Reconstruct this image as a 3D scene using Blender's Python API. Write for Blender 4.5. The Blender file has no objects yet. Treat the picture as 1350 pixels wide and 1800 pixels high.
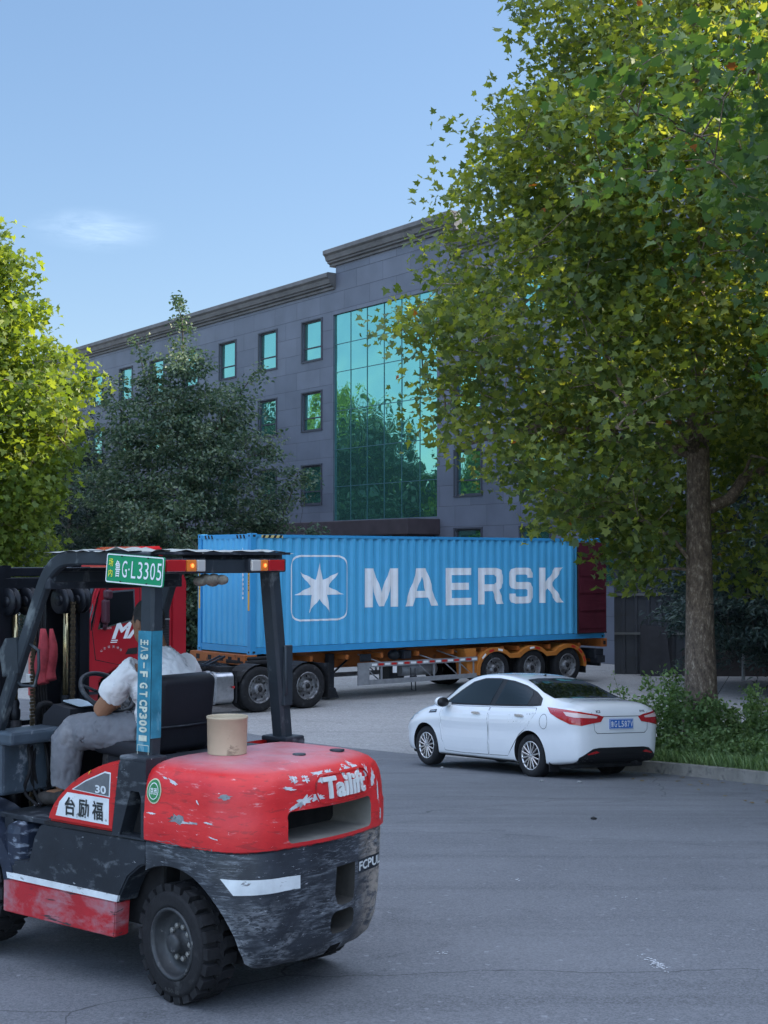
import bpy, bmesh, math, random
import numpy as np
from mathutils import Vector, Matrix
from mathutils.bvhtree import BVHTree
R = math.radians
sc = bpy.context.scene
COL = sc.collection

# ------------------------------------------------------------------ camera
cam_d = bpy.data.cameras.new('camera')
cam = bpy.data.objects.new('camera', cam_d)
COL.objects.link(cam)
cam_d.sensor_fit = 'VERTICAL'
cam_d.sensor_height = 24.0
cam_d.lens = 24.0 * 2500 / 1800
cam_d.clip_start = 0.1
cam_d.clip_end = 3000
cam.location = (0, 0, 2.2)
cam.rotation_euler = (R(90) + math.atan(85 / 2500), 0, 0)
sc.camera = cam

# ------------------------------------------------------------------ sky, sun, exposure
SUN_EL = 27.0
SKY_FILL = 5.4
SUN_AZ = 72.0          # degrees clockwise from +Y (the view direction)
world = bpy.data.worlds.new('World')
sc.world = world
world.use_nodes = True
wn, wl = world.node_tree.nodes, world.node_tree.links
wn.clear()
w_out = wn.new('ShaderNodeOutputWorld')
w_bg = wn.new('ShaderNodeBackground')
w_sky = wn.new('ShaderNodeTexSky')
w_sky.sky_type = 'NISHITA'
w_sky.sun_disc = False
w_sky.sun_elevation = R(SUN_EL)
w_sky.sun_rotation = R(SUN_AZ)
w_sky.air_density = 1.0
w_sky.dust_density = 0.6
w_sky.ozone_density = 1.6
w_bg.inputs['Strength'].default_value = 0.085
# a thin wisp of cirrus low in the sky, to the left
tc = wn.new('ShaderNodeTexCoord')
mp = wn.new('ShaderNodeMapping'); mp.inputs['Scale'].default_value = (26, 10, 120)
nz = wn.new('ShaderNodeTexNoise'); nz.inputs['Scale'].default_value = 1.0; nz.inputs['Detail'].default_value = 6
nz.inputs['Roughness'].default_value = 0.62; nz.inputs['Distortion'].default_value = 0.6
wl.new(tc.outputs['Generated'], mp.inputs['Vector']); wl.new(mp.outputs['Vector'], nz.inputs['Vector'])
rp = wn.new('ShaderNodeMapRange'); rp.inputs['From Min'].default_value = 0.30; rp.inputs['From Max'].default_value = 0.75
wl.new(nz.outputs['Fac'], rp.inputs['Value'])
cdir = Vector(((165 - 675) / 2500, 1.0, (985 - 400) / 2500)).normalized()
sb = wn.new('ShaderNodeVectorMath'); sb.operation = 'SUBTRACT'; sb.inputs[1].default_value = cdir
wl.new(tc.outputs['Generated'], sb.inputs[0])
ms = wn.new('ShaderNodeVectorMath'); ms.operation = 'MULTIPLY'; ms.inputs[1].default_value = (1 / 0.042, 1 / 0.042, 1 / 0.0135)
wl.new(sb.outputs[0], ms.inputs[0])
ln = wn.new('ShaderNodeVectorMath'); ln.operation = 'LENGTH'; wl.new(ms.outputs[0], ln.inputs[0])
mk = wn.new('ShaderNodeMapRange'); mk.interpolation_type = 'SMOOTHSTEP'
mk.inputs['From Min'].default_value = 1.25; mk.inputs['From Max'].default_value = 0.1
wl.new(ln.outputs['Value'], mk.inputs['Value'])
mu = wn.new('ShaderNodeMath'); mu.operation = 'MULTIPLY'
wl.new(rp.outputs[0], mu.inputs[0]); wl.new(mk.outputs[0], mu.inputs[1])
mu2 = wn.new('ShaderNodeMath'); mu2.operation = 'MULTIPLY'; mu2.inputs[1].default_value = 0.75
wl.new(mu.outputs[0], mu2.inputs[0])
mx = wn.new('ShaderNodeMix'); mx.data_type = 'RGBA'
gm = wn.new('ShaderNodeGamma'); gm.inputs[1].default_value = 0.60; wl.new(w_sky.outputs[0], gm.inputs[0])
hs = wn.new('ShaderNodeHueSaturation'); hs.inputs['Saturation'].default_value = 1.25; hs.inputs['Value'].default_value = 1.0; wl.new(gm.outputs[0], hs.inputs['Color'])
wl.new(mu2.outputs[0], mx.inputs['Factor']); wl.new(hs.outputs[0], mx.inputs[6])
mx.inputs[7].default_value = (2.6, 3.1, 3.6, 1)
# overhead and behind the viewer the sky is boosted and whitened as added fill light
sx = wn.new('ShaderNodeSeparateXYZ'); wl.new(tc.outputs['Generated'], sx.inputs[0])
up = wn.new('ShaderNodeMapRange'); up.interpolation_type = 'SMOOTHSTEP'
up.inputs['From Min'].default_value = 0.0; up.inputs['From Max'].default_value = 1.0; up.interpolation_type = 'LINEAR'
up.inputs['To Min'].default_value = 1.0; up.inputs['To Max'].default_value = SKY_FILL
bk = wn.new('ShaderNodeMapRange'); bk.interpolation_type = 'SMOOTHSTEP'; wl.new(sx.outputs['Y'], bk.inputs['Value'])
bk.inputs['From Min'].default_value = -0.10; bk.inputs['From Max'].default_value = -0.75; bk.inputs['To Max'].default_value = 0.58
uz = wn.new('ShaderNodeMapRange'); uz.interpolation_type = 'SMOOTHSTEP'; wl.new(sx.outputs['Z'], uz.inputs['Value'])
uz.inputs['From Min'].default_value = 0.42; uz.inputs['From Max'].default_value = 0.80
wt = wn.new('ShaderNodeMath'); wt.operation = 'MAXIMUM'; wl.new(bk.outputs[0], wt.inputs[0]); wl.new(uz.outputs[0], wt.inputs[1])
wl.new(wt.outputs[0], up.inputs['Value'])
fill_mix = wn.new('ShaderNodeMix'); fill_mix.data_type = 'RGBA'
fill_fac = wn.new('ShaderNodeMapRange'); fill_fac.inputs['To Max'].default_value = 0.75
wl.new(wt.outputs[0], fill_fac.inputs['Value']); wl.new(fill_fac.outputs[0], fill_mix.inputs['Factor']); wl.new(mx.outputs[2], fill_mix.inputs[6]); fill_mix.inputs[7].default_value = (1.14, 1.05, 1.00, 1)
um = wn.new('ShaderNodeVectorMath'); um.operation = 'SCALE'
wl.new(fill_mix.outputs[2], um.inputs[0]); wl.new(up.outputs[0], um.inputs['Scale'])
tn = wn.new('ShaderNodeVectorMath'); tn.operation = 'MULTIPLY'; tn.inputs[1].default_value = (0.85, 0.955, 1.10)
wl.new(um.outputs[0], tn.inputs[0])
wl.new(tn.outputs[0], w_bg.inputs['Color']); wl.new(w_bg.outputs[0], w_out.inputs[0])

sun_d = bpy.data.lights.new('sun', 'SUN')
sun_d.energy = 2.6
sun_d.angle = R(0.5)
sun_d.color = (1.0, 0.90, 0.72)
sun = bpy.data.objects.new('sun', sun_d)
COL.objects.link(sun)
sdir = Vector((math.sin(R(SUN_AZ)) * math.cos(R(SUN_EL)), math.cos(R(SUN_AZ)) * math.cos(R(SUN_EL)), math.sin(R(SUN_EL))))
sun.rotation_euler = sdir.to_track_quat('Z', 'Y').to_euler()
sc.view_settings.view_transform = 'Standard'
sc.view_settings.look = 'None'
sc.view_settings.gamma = 1.0
sc.view_settings.exposure = 1.98
sc.view_settings.use_curve_mapping = False
sc.cycles.max_bounces = 6
sc.cycles.transparent_max_bounces = 8
sc.cycles.use_adaptive_sampling = True
sc.cycles.adaptive_threshold = 0.02

# ------------------------------------------------------------------ helpers
def T(o, label=None, cat=None, group=None, kind=None):
    if label: o['label'] = label
    if cat: o['category'] = cat
    if group: o['group'] = group
    if kind: o['kind'] = kind
    return o

def thing(name, label, cat, loc=(0, 0, 0), rz=0.0, group=None):
    o = bpy.data.objects.new(name, None)
    COL.objects.link(o)
    o.empty_display_size = 0.2
    o.location = loc
    o.rotation_euler = (0, 0, rz)
    return T(o, label, cat, group)

def link_mesh(name, me, mats, parent=None):
    o = bpy.data.objects.new(name, me)
    COL.objects.link(o)
    for m in (mats if isinstance(mats, (list, tuple)) else [mats]):
        me.materials.append(m)
    if parent is not None: o.parent = parent
    return o

def npmesh(name, V, F, mat, parent=None, rnd=None, smooth=False):
    """V (n,3); F (m,k) fixed-size polygons; rnd: one number per face."""
    me = bpy.data.meshes.new(name)
    V = np.asarray(V, dtype=np.float32); F = np.asarray(F, dtype=np.int32)
    m, k = F.shape
    me.vertices.add(len(V)); me.vertices.foreach_set('co', V.ravel())
    me.loops.add(m * k); me.loops.foreach_set('vertex_index', F.ravel())
    me.polygons.add(m); me.polygons.foreach_set('loop_start', np.arange(0, m * k, k, dtype=np.int32))
    try: me.polygons.foreach_set('loop_total', np.full(m, k, dtype=np.int32))
    except Exception: pass
    if smooth: me.polygons.foreach_set('use_smooth', np.ones(m, dtype=bool))
    me.update(calc_edges=True)
    if rnd is not None:
        a = me.attributes.new('rnd', 'FLOAT', 'FACE')
        a.data.foreach_set('value', np.asarray(rnd, dtype=np.float32))
    return link_mesh(name, me, mat, parent)

class B:
    """collects shapes in one bmesh; done() links it as one object"""
    def __init__(s): s.bm = bmesh.new(); s.mi = 0
    def _f(s, vs, smooth=False):
        try:
            f = s.bm.faces.new(vs); f.material_index = s.mi; f.smooth = smooth
            return f
        except ValueError: return None
    def box(s, c, d, rot=None, bev=0.0, seg=2, taper=None):
        t = bmesh.new(); bmesh.ops.create_cube(t, size=1.0)
        for v in t.verts:
            v.co = Vector((v.co.x * d[0], v.co.y * d[1], v.co.z * d[2]))
            if taper and v.co.z > 0: v.co.x *= taper[0]; v.co.y *= taper[1]
        if bev > 0: bmesh.ops.bevel(t, geom=t.edges[:], offset=bev, segments=seg, affect='EDGES', profile=0.5)
        m = Matrix.Translation(Vector(c))
        if rot is not None: m = m @ (rot if isinstance(rot, Matrix) else Matrix.Rotation(rot, 4, 'Z'))
        s._merge(t, m); return s
    def _merge(s, t, m=Matrix.Identity(4)):
        mp = {}
        for v in t.verts: mp[v] = s.bm.verts.new(m @ v.co)
        for f in t.faces: s._f([mp[v] for v in f.verts], f.smooth)
        t.free()
    def loft(s, rings, close=True, cap=True, smooth=True):
        rr = [[s.bm.verts.new(Vector(p)) for p in ring] for ring in rings]
        n = len(rr[0])
        for a, b in zip(rr, rr[1:]):
            for i in range(n if close else n - 1):
                j = (i + 1) % n
                s._f([a[i], a[j], b[j], b[i]], smooth)
        if cap:
            s._f(list(reversed(rr[0])), False); s._f(rr[-1], False)
        return s
    def tube(s, pts, r, seg=8, cap=True):
        pts = [Vector(p) for p in pts]; n = len(pts)
        rs = r if isinstance(r, (list, tuple)) else [r] * n
        t0 = (pts[1] - pts[0]).normalized()
        a = Vector((0, 0, 1)) if abs(t0.z) < 0.9 else Vector((1, 0, 0))
        u = t0.cross(a).normalized(); rings = []
        for i, p in enumerate(pts):
            t = (pts[min(i + 1, n - 1)] - pts[max(i - 1, 0)]).normalized()
            u = (u - t * u.dot(t))
            u = u.normalized() if u.length > 1e-6 else t.orthogonal().normalized()
            w = t.cross(u)
            rings.append([p + (u * math.cos(k * 2 * math.pi / seg) + w * math.sin(k * 2 * math.pi / seg)) * rs[i] for k in range(seg)])
        return s.loft(rings, True, cap, True)
    def rtube(s, pts, w, h, side=(0, 1, 0), cap=True):
        """rectangular section bar along pts; w along side, h across"""
        pts = [Vector(p) for p in pts]; n = len(pts); rings = []; sd = Vector(side).normalized()
        for i, p in enumerate(pts):
            t = (pts[min(i + 1, n - 1)] - pts[max(i - 1, 0)]).normalized()
            q = (sd - t * sd.dot(t)).normalized(); up = t.cross(q)
            c = min(w, h) * 0.18; hw, hh = w / 2, h / 2
            ring = [(hw, hh - c), (hw - c, hh), (-hw + c, hh), (-hw, hh - c), (-hw, -hh + c), (-hw + c, -hh), (hw - c, -hh), (hw, -hh + c)]
            rings.append([p + q * a + up * b for a, b in ring])
        return s.loft(rings, True, cap, False)
    def lathe(s, prof, c=(0, 0, 0), ax=(0, 0, 1), seg=32, smooth=True, cap=False):
        ax = Vector(ax).normalized(); u = ax.orthogonal().normalized(); w = ax.cross(u); c = Vector(c)
        if abs(ax.y) > 0.9: u = Vector((1, 0, 0)); w = ax.cross(u)
        rings = [[c + ax * h + (u * math.cos(2 * math.pi * k / seg) + w * math.sin(2 * math.pi * k / seg)) * max(r, 1e-4) for k in range(seg)] for r, h in prof]
        return s.loft(rings, True, cap, smooth)
    def prism(s, pts, O, U, V, D, bev=0.0):
        """polygon pts (u,v) in plane O,U,V extruded by vector D"""
        t = bmesh.new(); O, U, V, D = map(Vector, (O, U, V, D))
        a = [t.verts.new(O + U * p[0] + V * p[1]) for p in pts]; b = [t.verts.new(v.co + D) for v in a]
        t.faces.new(a); t.faces.new(list(reversed(b)))
        for i in range(len(a)):
            j = (i + 1) % len(a); t.faces.new([a[j], a[i], b[i], b[j]])
        bmesh.ops.recalc_face_normals(t, faces=t.faces[:])
        if bev > 0: bmesh.ops.bevel(t, geom=t.edges[:], offset=bev, segments=2, affect='EDGES')
        s._merge(t); return s
    def ball(s, c, r, sc3=(1, 1, 1), seg=16, rot=None):
        t = bmesh.new(); bmesh.ops.create_uvsphere(t, u_segments=seg, v_segments=max(6, seg // 2), radius=r)
        for v in t.verts: v.co = Vector((v.co.x * sc3[0], v.co.y * sc3[1], v.co.z * sc3[2]))
        for f in t.faces: f.smooth = True
        m = Matrix.Translation(Vector(c))
        if rot is not None: m = m @ rot
        s._merge(t, m); return s
    def done(s, name, mat, parent=None, fix=True, sharp=None):
        if fix: bmesh.ops.recalc_face_normals(s.bm, faces=s.bm.faces[:])
        me = bpy.data.meshes.new(name); s.bm.to_mesh(me); s.bm.free()
        if sharp:
            me.polygons.foreach_set('use_smooth', np.ones(len(me.polygons), dtype=bool))
            me.set_sharp_from_angle(angle=R(sharp))
        return link_mesh(name, me, mat, parent)

def boolean(o, cutters):
    """subtract cutter objects (deleted afterwards); materials of the cutters are kept"""
    for c in cutters:
        m = o.modifiers.new('b', 'BOOLEAN'); m.operation = 'DIFFERENCE'; m.solver = 'EXACT'; m.object = c
        try: m.material_mode = 'TRANSFER'
        except Exception: pass
    return bake(o, cutters)

def bake(o, dele=()):
    bpy.context.view_layer.update()
    dg = bpy.context.evaluated_depsgraph_get()
    me = bpy.data.meshes.new_from_object(o.evaluated_get(dg), depsgraph=dg)
    o.modifiers.clear(); o.data = me
    for c in dele: bpy.data.objects.remove(c, do_unlink=True)
    return o

def bvh_of(*objs):
    V = []; F = []
    for o in objs:
        n = len(V); V += [v.co.copy() for v in o.data.vertices]; F += [[i + n for i in p.vertices] for p in o.data.polygons]
    return BVHTree.FromPolygons(V, F)

def trapz(polys, du, dv, xb=()):
    """even-odd fill of closed uv loops cut into small quads (list of 4 uv points)"""
    us = [p[0] for q in polys for p in q]
    if not us: return []
    lo, hi = min(us), max(us)
    xs = set(round(u, 5) for u in us) | set(round(x, 5) for x in xb if lo < x < hi)
    n = max(1, int(math.ceil((hi - lo) / du)))
    if not len(xb): xs |= set(round(lo + (hi - lo) * i / n, 5) for i in range(n + 1))
    xs = sorted(xs); out = []
    E = [(q[i], q[(i + 1) % len(q)]) for q in polys for i in range(len(q))]
    for a, b in zip(xs, xs[1:]):
        if b - a < 1e-5: continue
        m = (a + b) / 2; cr = []
        for p, q in E:
            if (p[0] - m) * (q[0] - m) < 0:
                g = lambda x: p[1] + (q[1] - p[1]) * (x - p[0]) / (q[0] - p[0])
                cr.append((g(m), g(a), g(b)))
        cr.sort()
        for c0, c1 in zip(cr[::2], cr[1::2]):
            k = max(1, int(math.ceil(max(c1[1] - c0[1], c1[2] - c0[2]) / dv)))
            for i in range(k):
                s, t = i / k, (i + 1) / k
                out.append([(a, c0[1] + (c1[1] - c0[1]) * s), (b, c0[2] + (c1[2] - c0[2]) * s), (b, c0[2] + (c1[2] - c0[2]) * t), (a, c0[1] + (c1[1] - c0[1]) * t)])
    return out

def decal(name, polys, O, U, V, bvh, off, mat, parent, du=0.05, dv=0.05, xb=(), far=2.0, fn=None, thick=0.0, D=None):
    """lay a thin sheet cut to polys on the surface bvh, seen from the side N = U x V"""
    O, U, V = map(Vector, (O, U, V)); N = U.cross(V).normalized()
    if D is not None: N = -Vector(D).normalized()
    vs = []; fs = []; cache = {}
    def pt(u, v):
        k = (round(u, 5), round(v, 5))
        if k in cache: return cache[k]
        if fn: i = len(vs); vs.append(Vector(fn(u, v))); cache[k] = i; return i
        p = O + U * u + V * v
        if bvh is None: q = p + N * off
        else:
            h, n, _, _ = bvh.ray_cast(p + N * far, -N, far * 2)
            if h is None: cache[k] = None; return None
            if n.dot(N) < 0: n = -n
            q = h + n * off
        i = len(vs); vs.append(q); cache[k] = i; return i
    for quad in trapz(polys, du, dv, xb):
        ids = [pt(*c) for c in quad]
        if None in ids: continue
        ids2 = [a for i, a in enumerate(ids) if a != ids[i - 1]]
        if len(set(ids2)) >= 3: fs.append(ids2)
    me = bpy.data.meshes.new(name); me.from_pydata(vs, [], fs); me.update()
    if thick > 0:
        b = bmesh.new(); b.from_mesh(me)
        ret = bmesh.ops.extrude_face_region(b, geom=b.faces[:])
        for e in ret['geom']:
            if isinstance(e, bmesh.types.BMVert): e.co -= N * thick
        bmesh.ops.recalc_face_normals(b, faces=b.faces[:])
        b.to_mesh(me); b.free()
    return link_mesh(name, me, mat, parent)

def text_polys(s, w=None, h=1.0, bold=0.0, shear=0.0, sx=1.0, c=(0, 0)):
    """outlines of a line of text, fitted to width w and height h, centred on c"""
    cu = bpy.data.curves.new('t', 'FONT'); cu.body = s; cu.resolution_u = 3; cu.offset = bold; cu.shear = shear; cu.fill_mode = 'BOTH'
    o = bpy.data.objects.new('t', cu); COL.objects.link(o)
    bpy.context.view_layer.update()
    dg = bpy.context.evaluated_depsgraph_get()
    me = bpy.data.meshes.new_from_object(o.evaluated_get(dg), depsgraph=dg)
    cnt = {}
    for p in me.polygons:
        v = list(p.vertices)
        for i in range(len(v)):
            k = tuple(sorted((v[i - 1], v[i]))); cnt[k] = cnt.get(k, 0) + 1
    adj = {}
    for (a, b), n in cnt.items():
        if n == 1: adj.setdefault(a, []).append(b); adj.setdefault(b, []).append(a)
    loops = []; used = set()
    for st in adj:
        if st in used: continue
        lp = [st]; used.add(st); cur = st
        while True:
            nx = [x for x in adj[cur] if x not in used]
            if not nx: break
            cur = nx[0]; used.add(cur); lp.append(cur)
        if len(lp) > 2: loops.append([(me.vertices[i].co.x, me.vertices[i].co.y) for i in lp])
    bpy.data.objects.remove(o, do_unlink=True); bpy.data.meshes.remove(me); bpy.data.curves.remove(cu)
    if not loops: return []
    xs = [p[0] for l in loops for p in l]; ys = [p[1] for l in loops for p in l]
    x0, x1, y0, y1 = min(xs), max(xs), min(ys), max(ys)
    ky = h / max(y1 - y0, 1e-6); kx = (w / max(x1 - x0, 1e-6)) if w else ky * sx
    return [[((p[0] - (x0 + x1) / 2) * kx + c[0], (p[1] - (y0 + y1) / 2) * ky + c[1]) for p in l] for l in loops]

def rrect(w, h, r, c=(0, 0), n=5):
    out = []
    for sx, sy, a0 in ((1, 1, 0), (-1, 1, 90), (-1, -1, 180), (1, -1, 270)):
        for k in range(n + 1):
            a = R(a0 + 90 * k / n)
            out.append((c[0] + sx * (w / 2 - r) + r * math.cos(a), c[1] + sy * (h / 2 - r) + r * math.sin(a)))
    return out
def circ(r, c=(0, 0), n=24): return [(c[0] + r * math.cos(2 * math.pi * k / n + .01), c[1] + r * math.sin(2 * math.pi * k / n + .01)) for k in range(n)]
def ell(a, b, c=(0, 0), n=24): return [(c[0] + a * math.cos(2 * math.pi * k / n + .01), c[1] + b * math.sin(2 * math.pi * k / n + .01)) for k in range(n)]
def spline(pts, n=6):
    """Catmull-Rom through pts (tuples of any length)"""
    P = [np.array(p, float) for p in pts]; P = [2 * P[0] - P[1]] + P + [2 * P[-1] - P[-2]]; out = []
    for i in range(1, len(P) - 2):
        for k in range(n):
            t = k / n; a, b, c, d = P[i - 1:i + 3]
            out.append(0.5 * ((2 * b) + (c - a) * t + (2 * a - 5 * b + 4 * c - d) * t * t + (3 * b - a - 3 * c + d) * t ** 3))
    out.append(P[-2]); return out

# ------------------------------------------------------------------ materials
def lin(r, g, b):
    f = lambda c: (c / 255 / 12.92) if c / 255 <= 0.04045 else ((c / 255 + 0.055) / 1.055) ** 2.4
    return (f(r), f(g), f(b))
MATS = {}
def mat(name, col, rough=0.6, metal=0.0, var=0.0, vscale=3.0, bump=0.0, bscale=40.0, wear=(), coat=0.0, spec=0.35, emit=0.0, stretch=(1, 1, 1), alpha=None):
    """procedural principled material; wear: list of (colour, scale, threshold, softness, stretch, roughness)"""
    if name in MATS: return MATS[name]
    m = bpy.data.materials.new(name); m.use_nodes = True; nt = m.node_tree; N, L = nt.nodes, nt.links
    p = N['Principled BSDF']; p.inputs['Roughness'].default_value = rough; p.inputs['Metallic'].default_value = metal
    p.inputs['Specular IOR Level'].default_value = spec
    if coat: p.inputs['Coat Weight'].default_value = coat; p.inputs['Coat Roughness'].default_value = 0.08
    tc = N.new('ShaderNodeTexCoord')
    def noise(scale, st, det=5, rg=0.6, dist=0.0):
        mp = N.new('ShaderNodeMapping'); mp.inputs['Scale'].default_value = st
        L.new(tc.outputs['Object'], mp.inputs['Vector'])
        n = N.new('ShaderNodeTexNoise'); n.inputs['Scale'].default_value = scale; n.inputs['Detail'].default_value = det
        n.inputs['Roughness'].default_value = rg; n.inputs['Distortion'].default_value = dist
        L.new(mp.outputs[0], n.inputs['Vector']); return n.outputs['Fac']
    cur = None
    base = tuple(col) + (1,)
    if var > 0:
        mx = N.new('ShaderNodeMix'); mx.data_type = 'RGBA'
        mx.inputs[6].default_value = tuple(c * (1 - var) for c in col) + (1,)
        mx.inputs[7].default_value = tuple(min(1, c * (1 + var)) for c in col) + (1,)
        r = N.new('ShaderNodeMapRange'); r.inputs['From Min'].default_value = 0.3; r.inputs['From Max'].default_value = 0.7
        L.new(noise(vscale, stretch), r.inputs['Value']); L.new(r.outputs[0], mx.inputs['Factor'])
        cur = mx.outputs[2]
    rcur = None
    for wi, (wc, wsc, th, soft, st, wr) in enumerate(wear):
        mx = N.new('ShaderNodeMix'); mx.data_type = 'RGBA'
        if cur is None: mx.inputs[6].default_value = base
        else: L.new(cur, mx.inputs[6])
        mx.inputs[7].default_value = tuple(wc) + (1,)
        r = N.new('ShaderNodeMapRange'); r.inputs['From Min'].default_value = th; r.inputs['From Max'].default_value = th + soft
        L.new(noise(wsc, st, 8, 0.65, 0.3), r.inputs['Value']); L.new(r.outputs[0], mx.inputs['Factor'])
        cur = mx.outputs[2]
        rm = N.new('ShaderNodeMix'); rm.data_type = 'FLOAT'
        if rcur is None: rm.inputs[2].default_value = rough
        else: L.new(rcur, rm.inputs[2])
        rm.inputs[3].default_value = wr; L.new(r.outputs[0], rm.inputs['Factor']); rcur = rm.outputs[0]
    if cur is None: p.inputs['Base Color'].default_value = base
    else: L.new(cur, p.inputs['Base Color'])
    if rcur is not None: L.new(rcur, p.inputs['Roughness'])
    if bump > 0:
        b = N.new('ShaderNodeBump'); b.inputs['Strength'].default_value = min(1, bump); b.inputs['Distance'].default_value = 0.01
        L.new(noise(bscale, (1, 1, 1), 4), b.inputs['Height']); L.new(b.outputs[0], p.inputs['Normal'])
    if emit > 0:
        p.inputs['Emission Color'].default_value = base; p.inputs['Emission Strength'].default_value = emit
    if alpha is not None: p.inputs['Alpha'].default_value = alpha
    MATS[name] = m; return m

def leaf_mat(name, dark, mid, bright, trans=0.45, tmul=(1.6, 1.5, 0.7), dry=0.0, gloss=0.35):
    """leaf: colour picked per leaf from the 'rnd' attribute; light passes through the blade"""
    m = bpy.data.materials.new(name); m.use_nodes = True; nt = m.node_tree; N, L = nt.nodes, nt.links; N.clear()
    at = N.new('ShaderNodeAttribute'); at.attribute_name = 'rnd'
    cr = N.new('ShaderNodeValToRGB'); e = cr.color_ramp.elements
    e[0].position = 0.0; e[0].color = tuple(dark) + (1,); e[1].position = 0.55; e[1].color = tuple(mid) + (1,)
    x = e.new(0.93); x.color = tuple(bright) + (1,)
    if dry > 0:
        y = e.new(1.0 - dry * 0.3); y.color = (0.30, 0.10, 0.03, 1)
        x.position = 1.0 - dry
    L.new(at.outputs['Fac'], cr.inputs[0])
    df = N.new('ShaderNodeBsdfPrincipled'); df.inputs['Roughness'].default_value = 0.5; df.inputs['Specular IOR Level'].default_value = gloss
    L.new(cr.outputs[0], df.inputs['Base Color'])
    tr = N.new('ShaderNodeBsdfTranslucent')
    tm = N.new('ShaderNodeMix'); tm.data_type = 'RGBA'; tm.blend_type = 'MULTIPLY'; tm.inputs['Factor'].default_value = 1
    L.new(cr.outputs[0], tm.inputs[6]); tm.inputs[7].default_value = (tmul[0], tmul[1], tmul[2], 1)
    L.new(tm.outputs[2], tr.inputs[0])
    mx = N.new('ShaderNodeMixShader'); mx.inputs[0].default_value = trans
    L.new(df.outputs[0], mx.inputs[1]); L.new(tr.outputs[0], mx.inputs[2])
    o = N.new('ShaderNodeOutputMaterial'); L.new(mx.outputs[0], o.inputs[0])
    return m

DUST = lin(150, 140, 125)
m_black = mat('black_paint', (0.022, 0.025, 0.032), 0.5, 0.0, 0.3, 6, 0.15, 60, wear=[((0.16, 0.17, 0.19), 9, 0.62, 0.12, (1, 1, 4), 0.7)])
m_rubber = mat('rubber', (0.014, 0.014, 0.016), 0.8, 0, 0.35, 14, 0.3, 90, wear=[((0.10, 0.10, 0.10), 5, 0.58, 0.25, (1, 1, 1), 0.9)])
m_steel = mat('steel', (0.42, 0.43, 0.45), 0.35, 0.9, 0.2, 8, wear=[((0.10, 0.08, 0.07), 12, 0.62, 0.1, (1, 1, 1), 0.8)])
m_dark = mat('dark_underside', (0.018, 0.018, 0.02), 0.85, 0, 0.4, 7)
m_white = mat('white_marking', (0.78, 0.79, 0.80), 0.5, 0, 0.06, 10)
m_chrome = mat('chrome', (0.75, 0.76, 0.78), 0.12, 1.0)
m_redglass = mat('red_lens', (0.45, 0.012, 0.015), 0.12, 0, coat=1.0)
m_orangeglass = mat('orange_lens', (0.85, 0.22, 0.03), 0.15, 0, coat=1.0)
m_clearglass = mat('clear_lens', (0.62, 0.60, 0.56), 0.10, 0.2, coat=1.0)

# ------------------------------------------------------------------ terrain height
def zg(y):
    t = min(1.0, max(0.0, (y - 6.5) / 22.5))
    return -1.3 * t * t * (3 - 2 * t)
# ================================================================== THE SETTING
YG = sorted(set([-60.0, -30.0] + [round(-15 + 0.5 * i, 3) for i in range(0, 95)] + [40.0, 60.0, 100.0, 400.0]))

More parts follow.
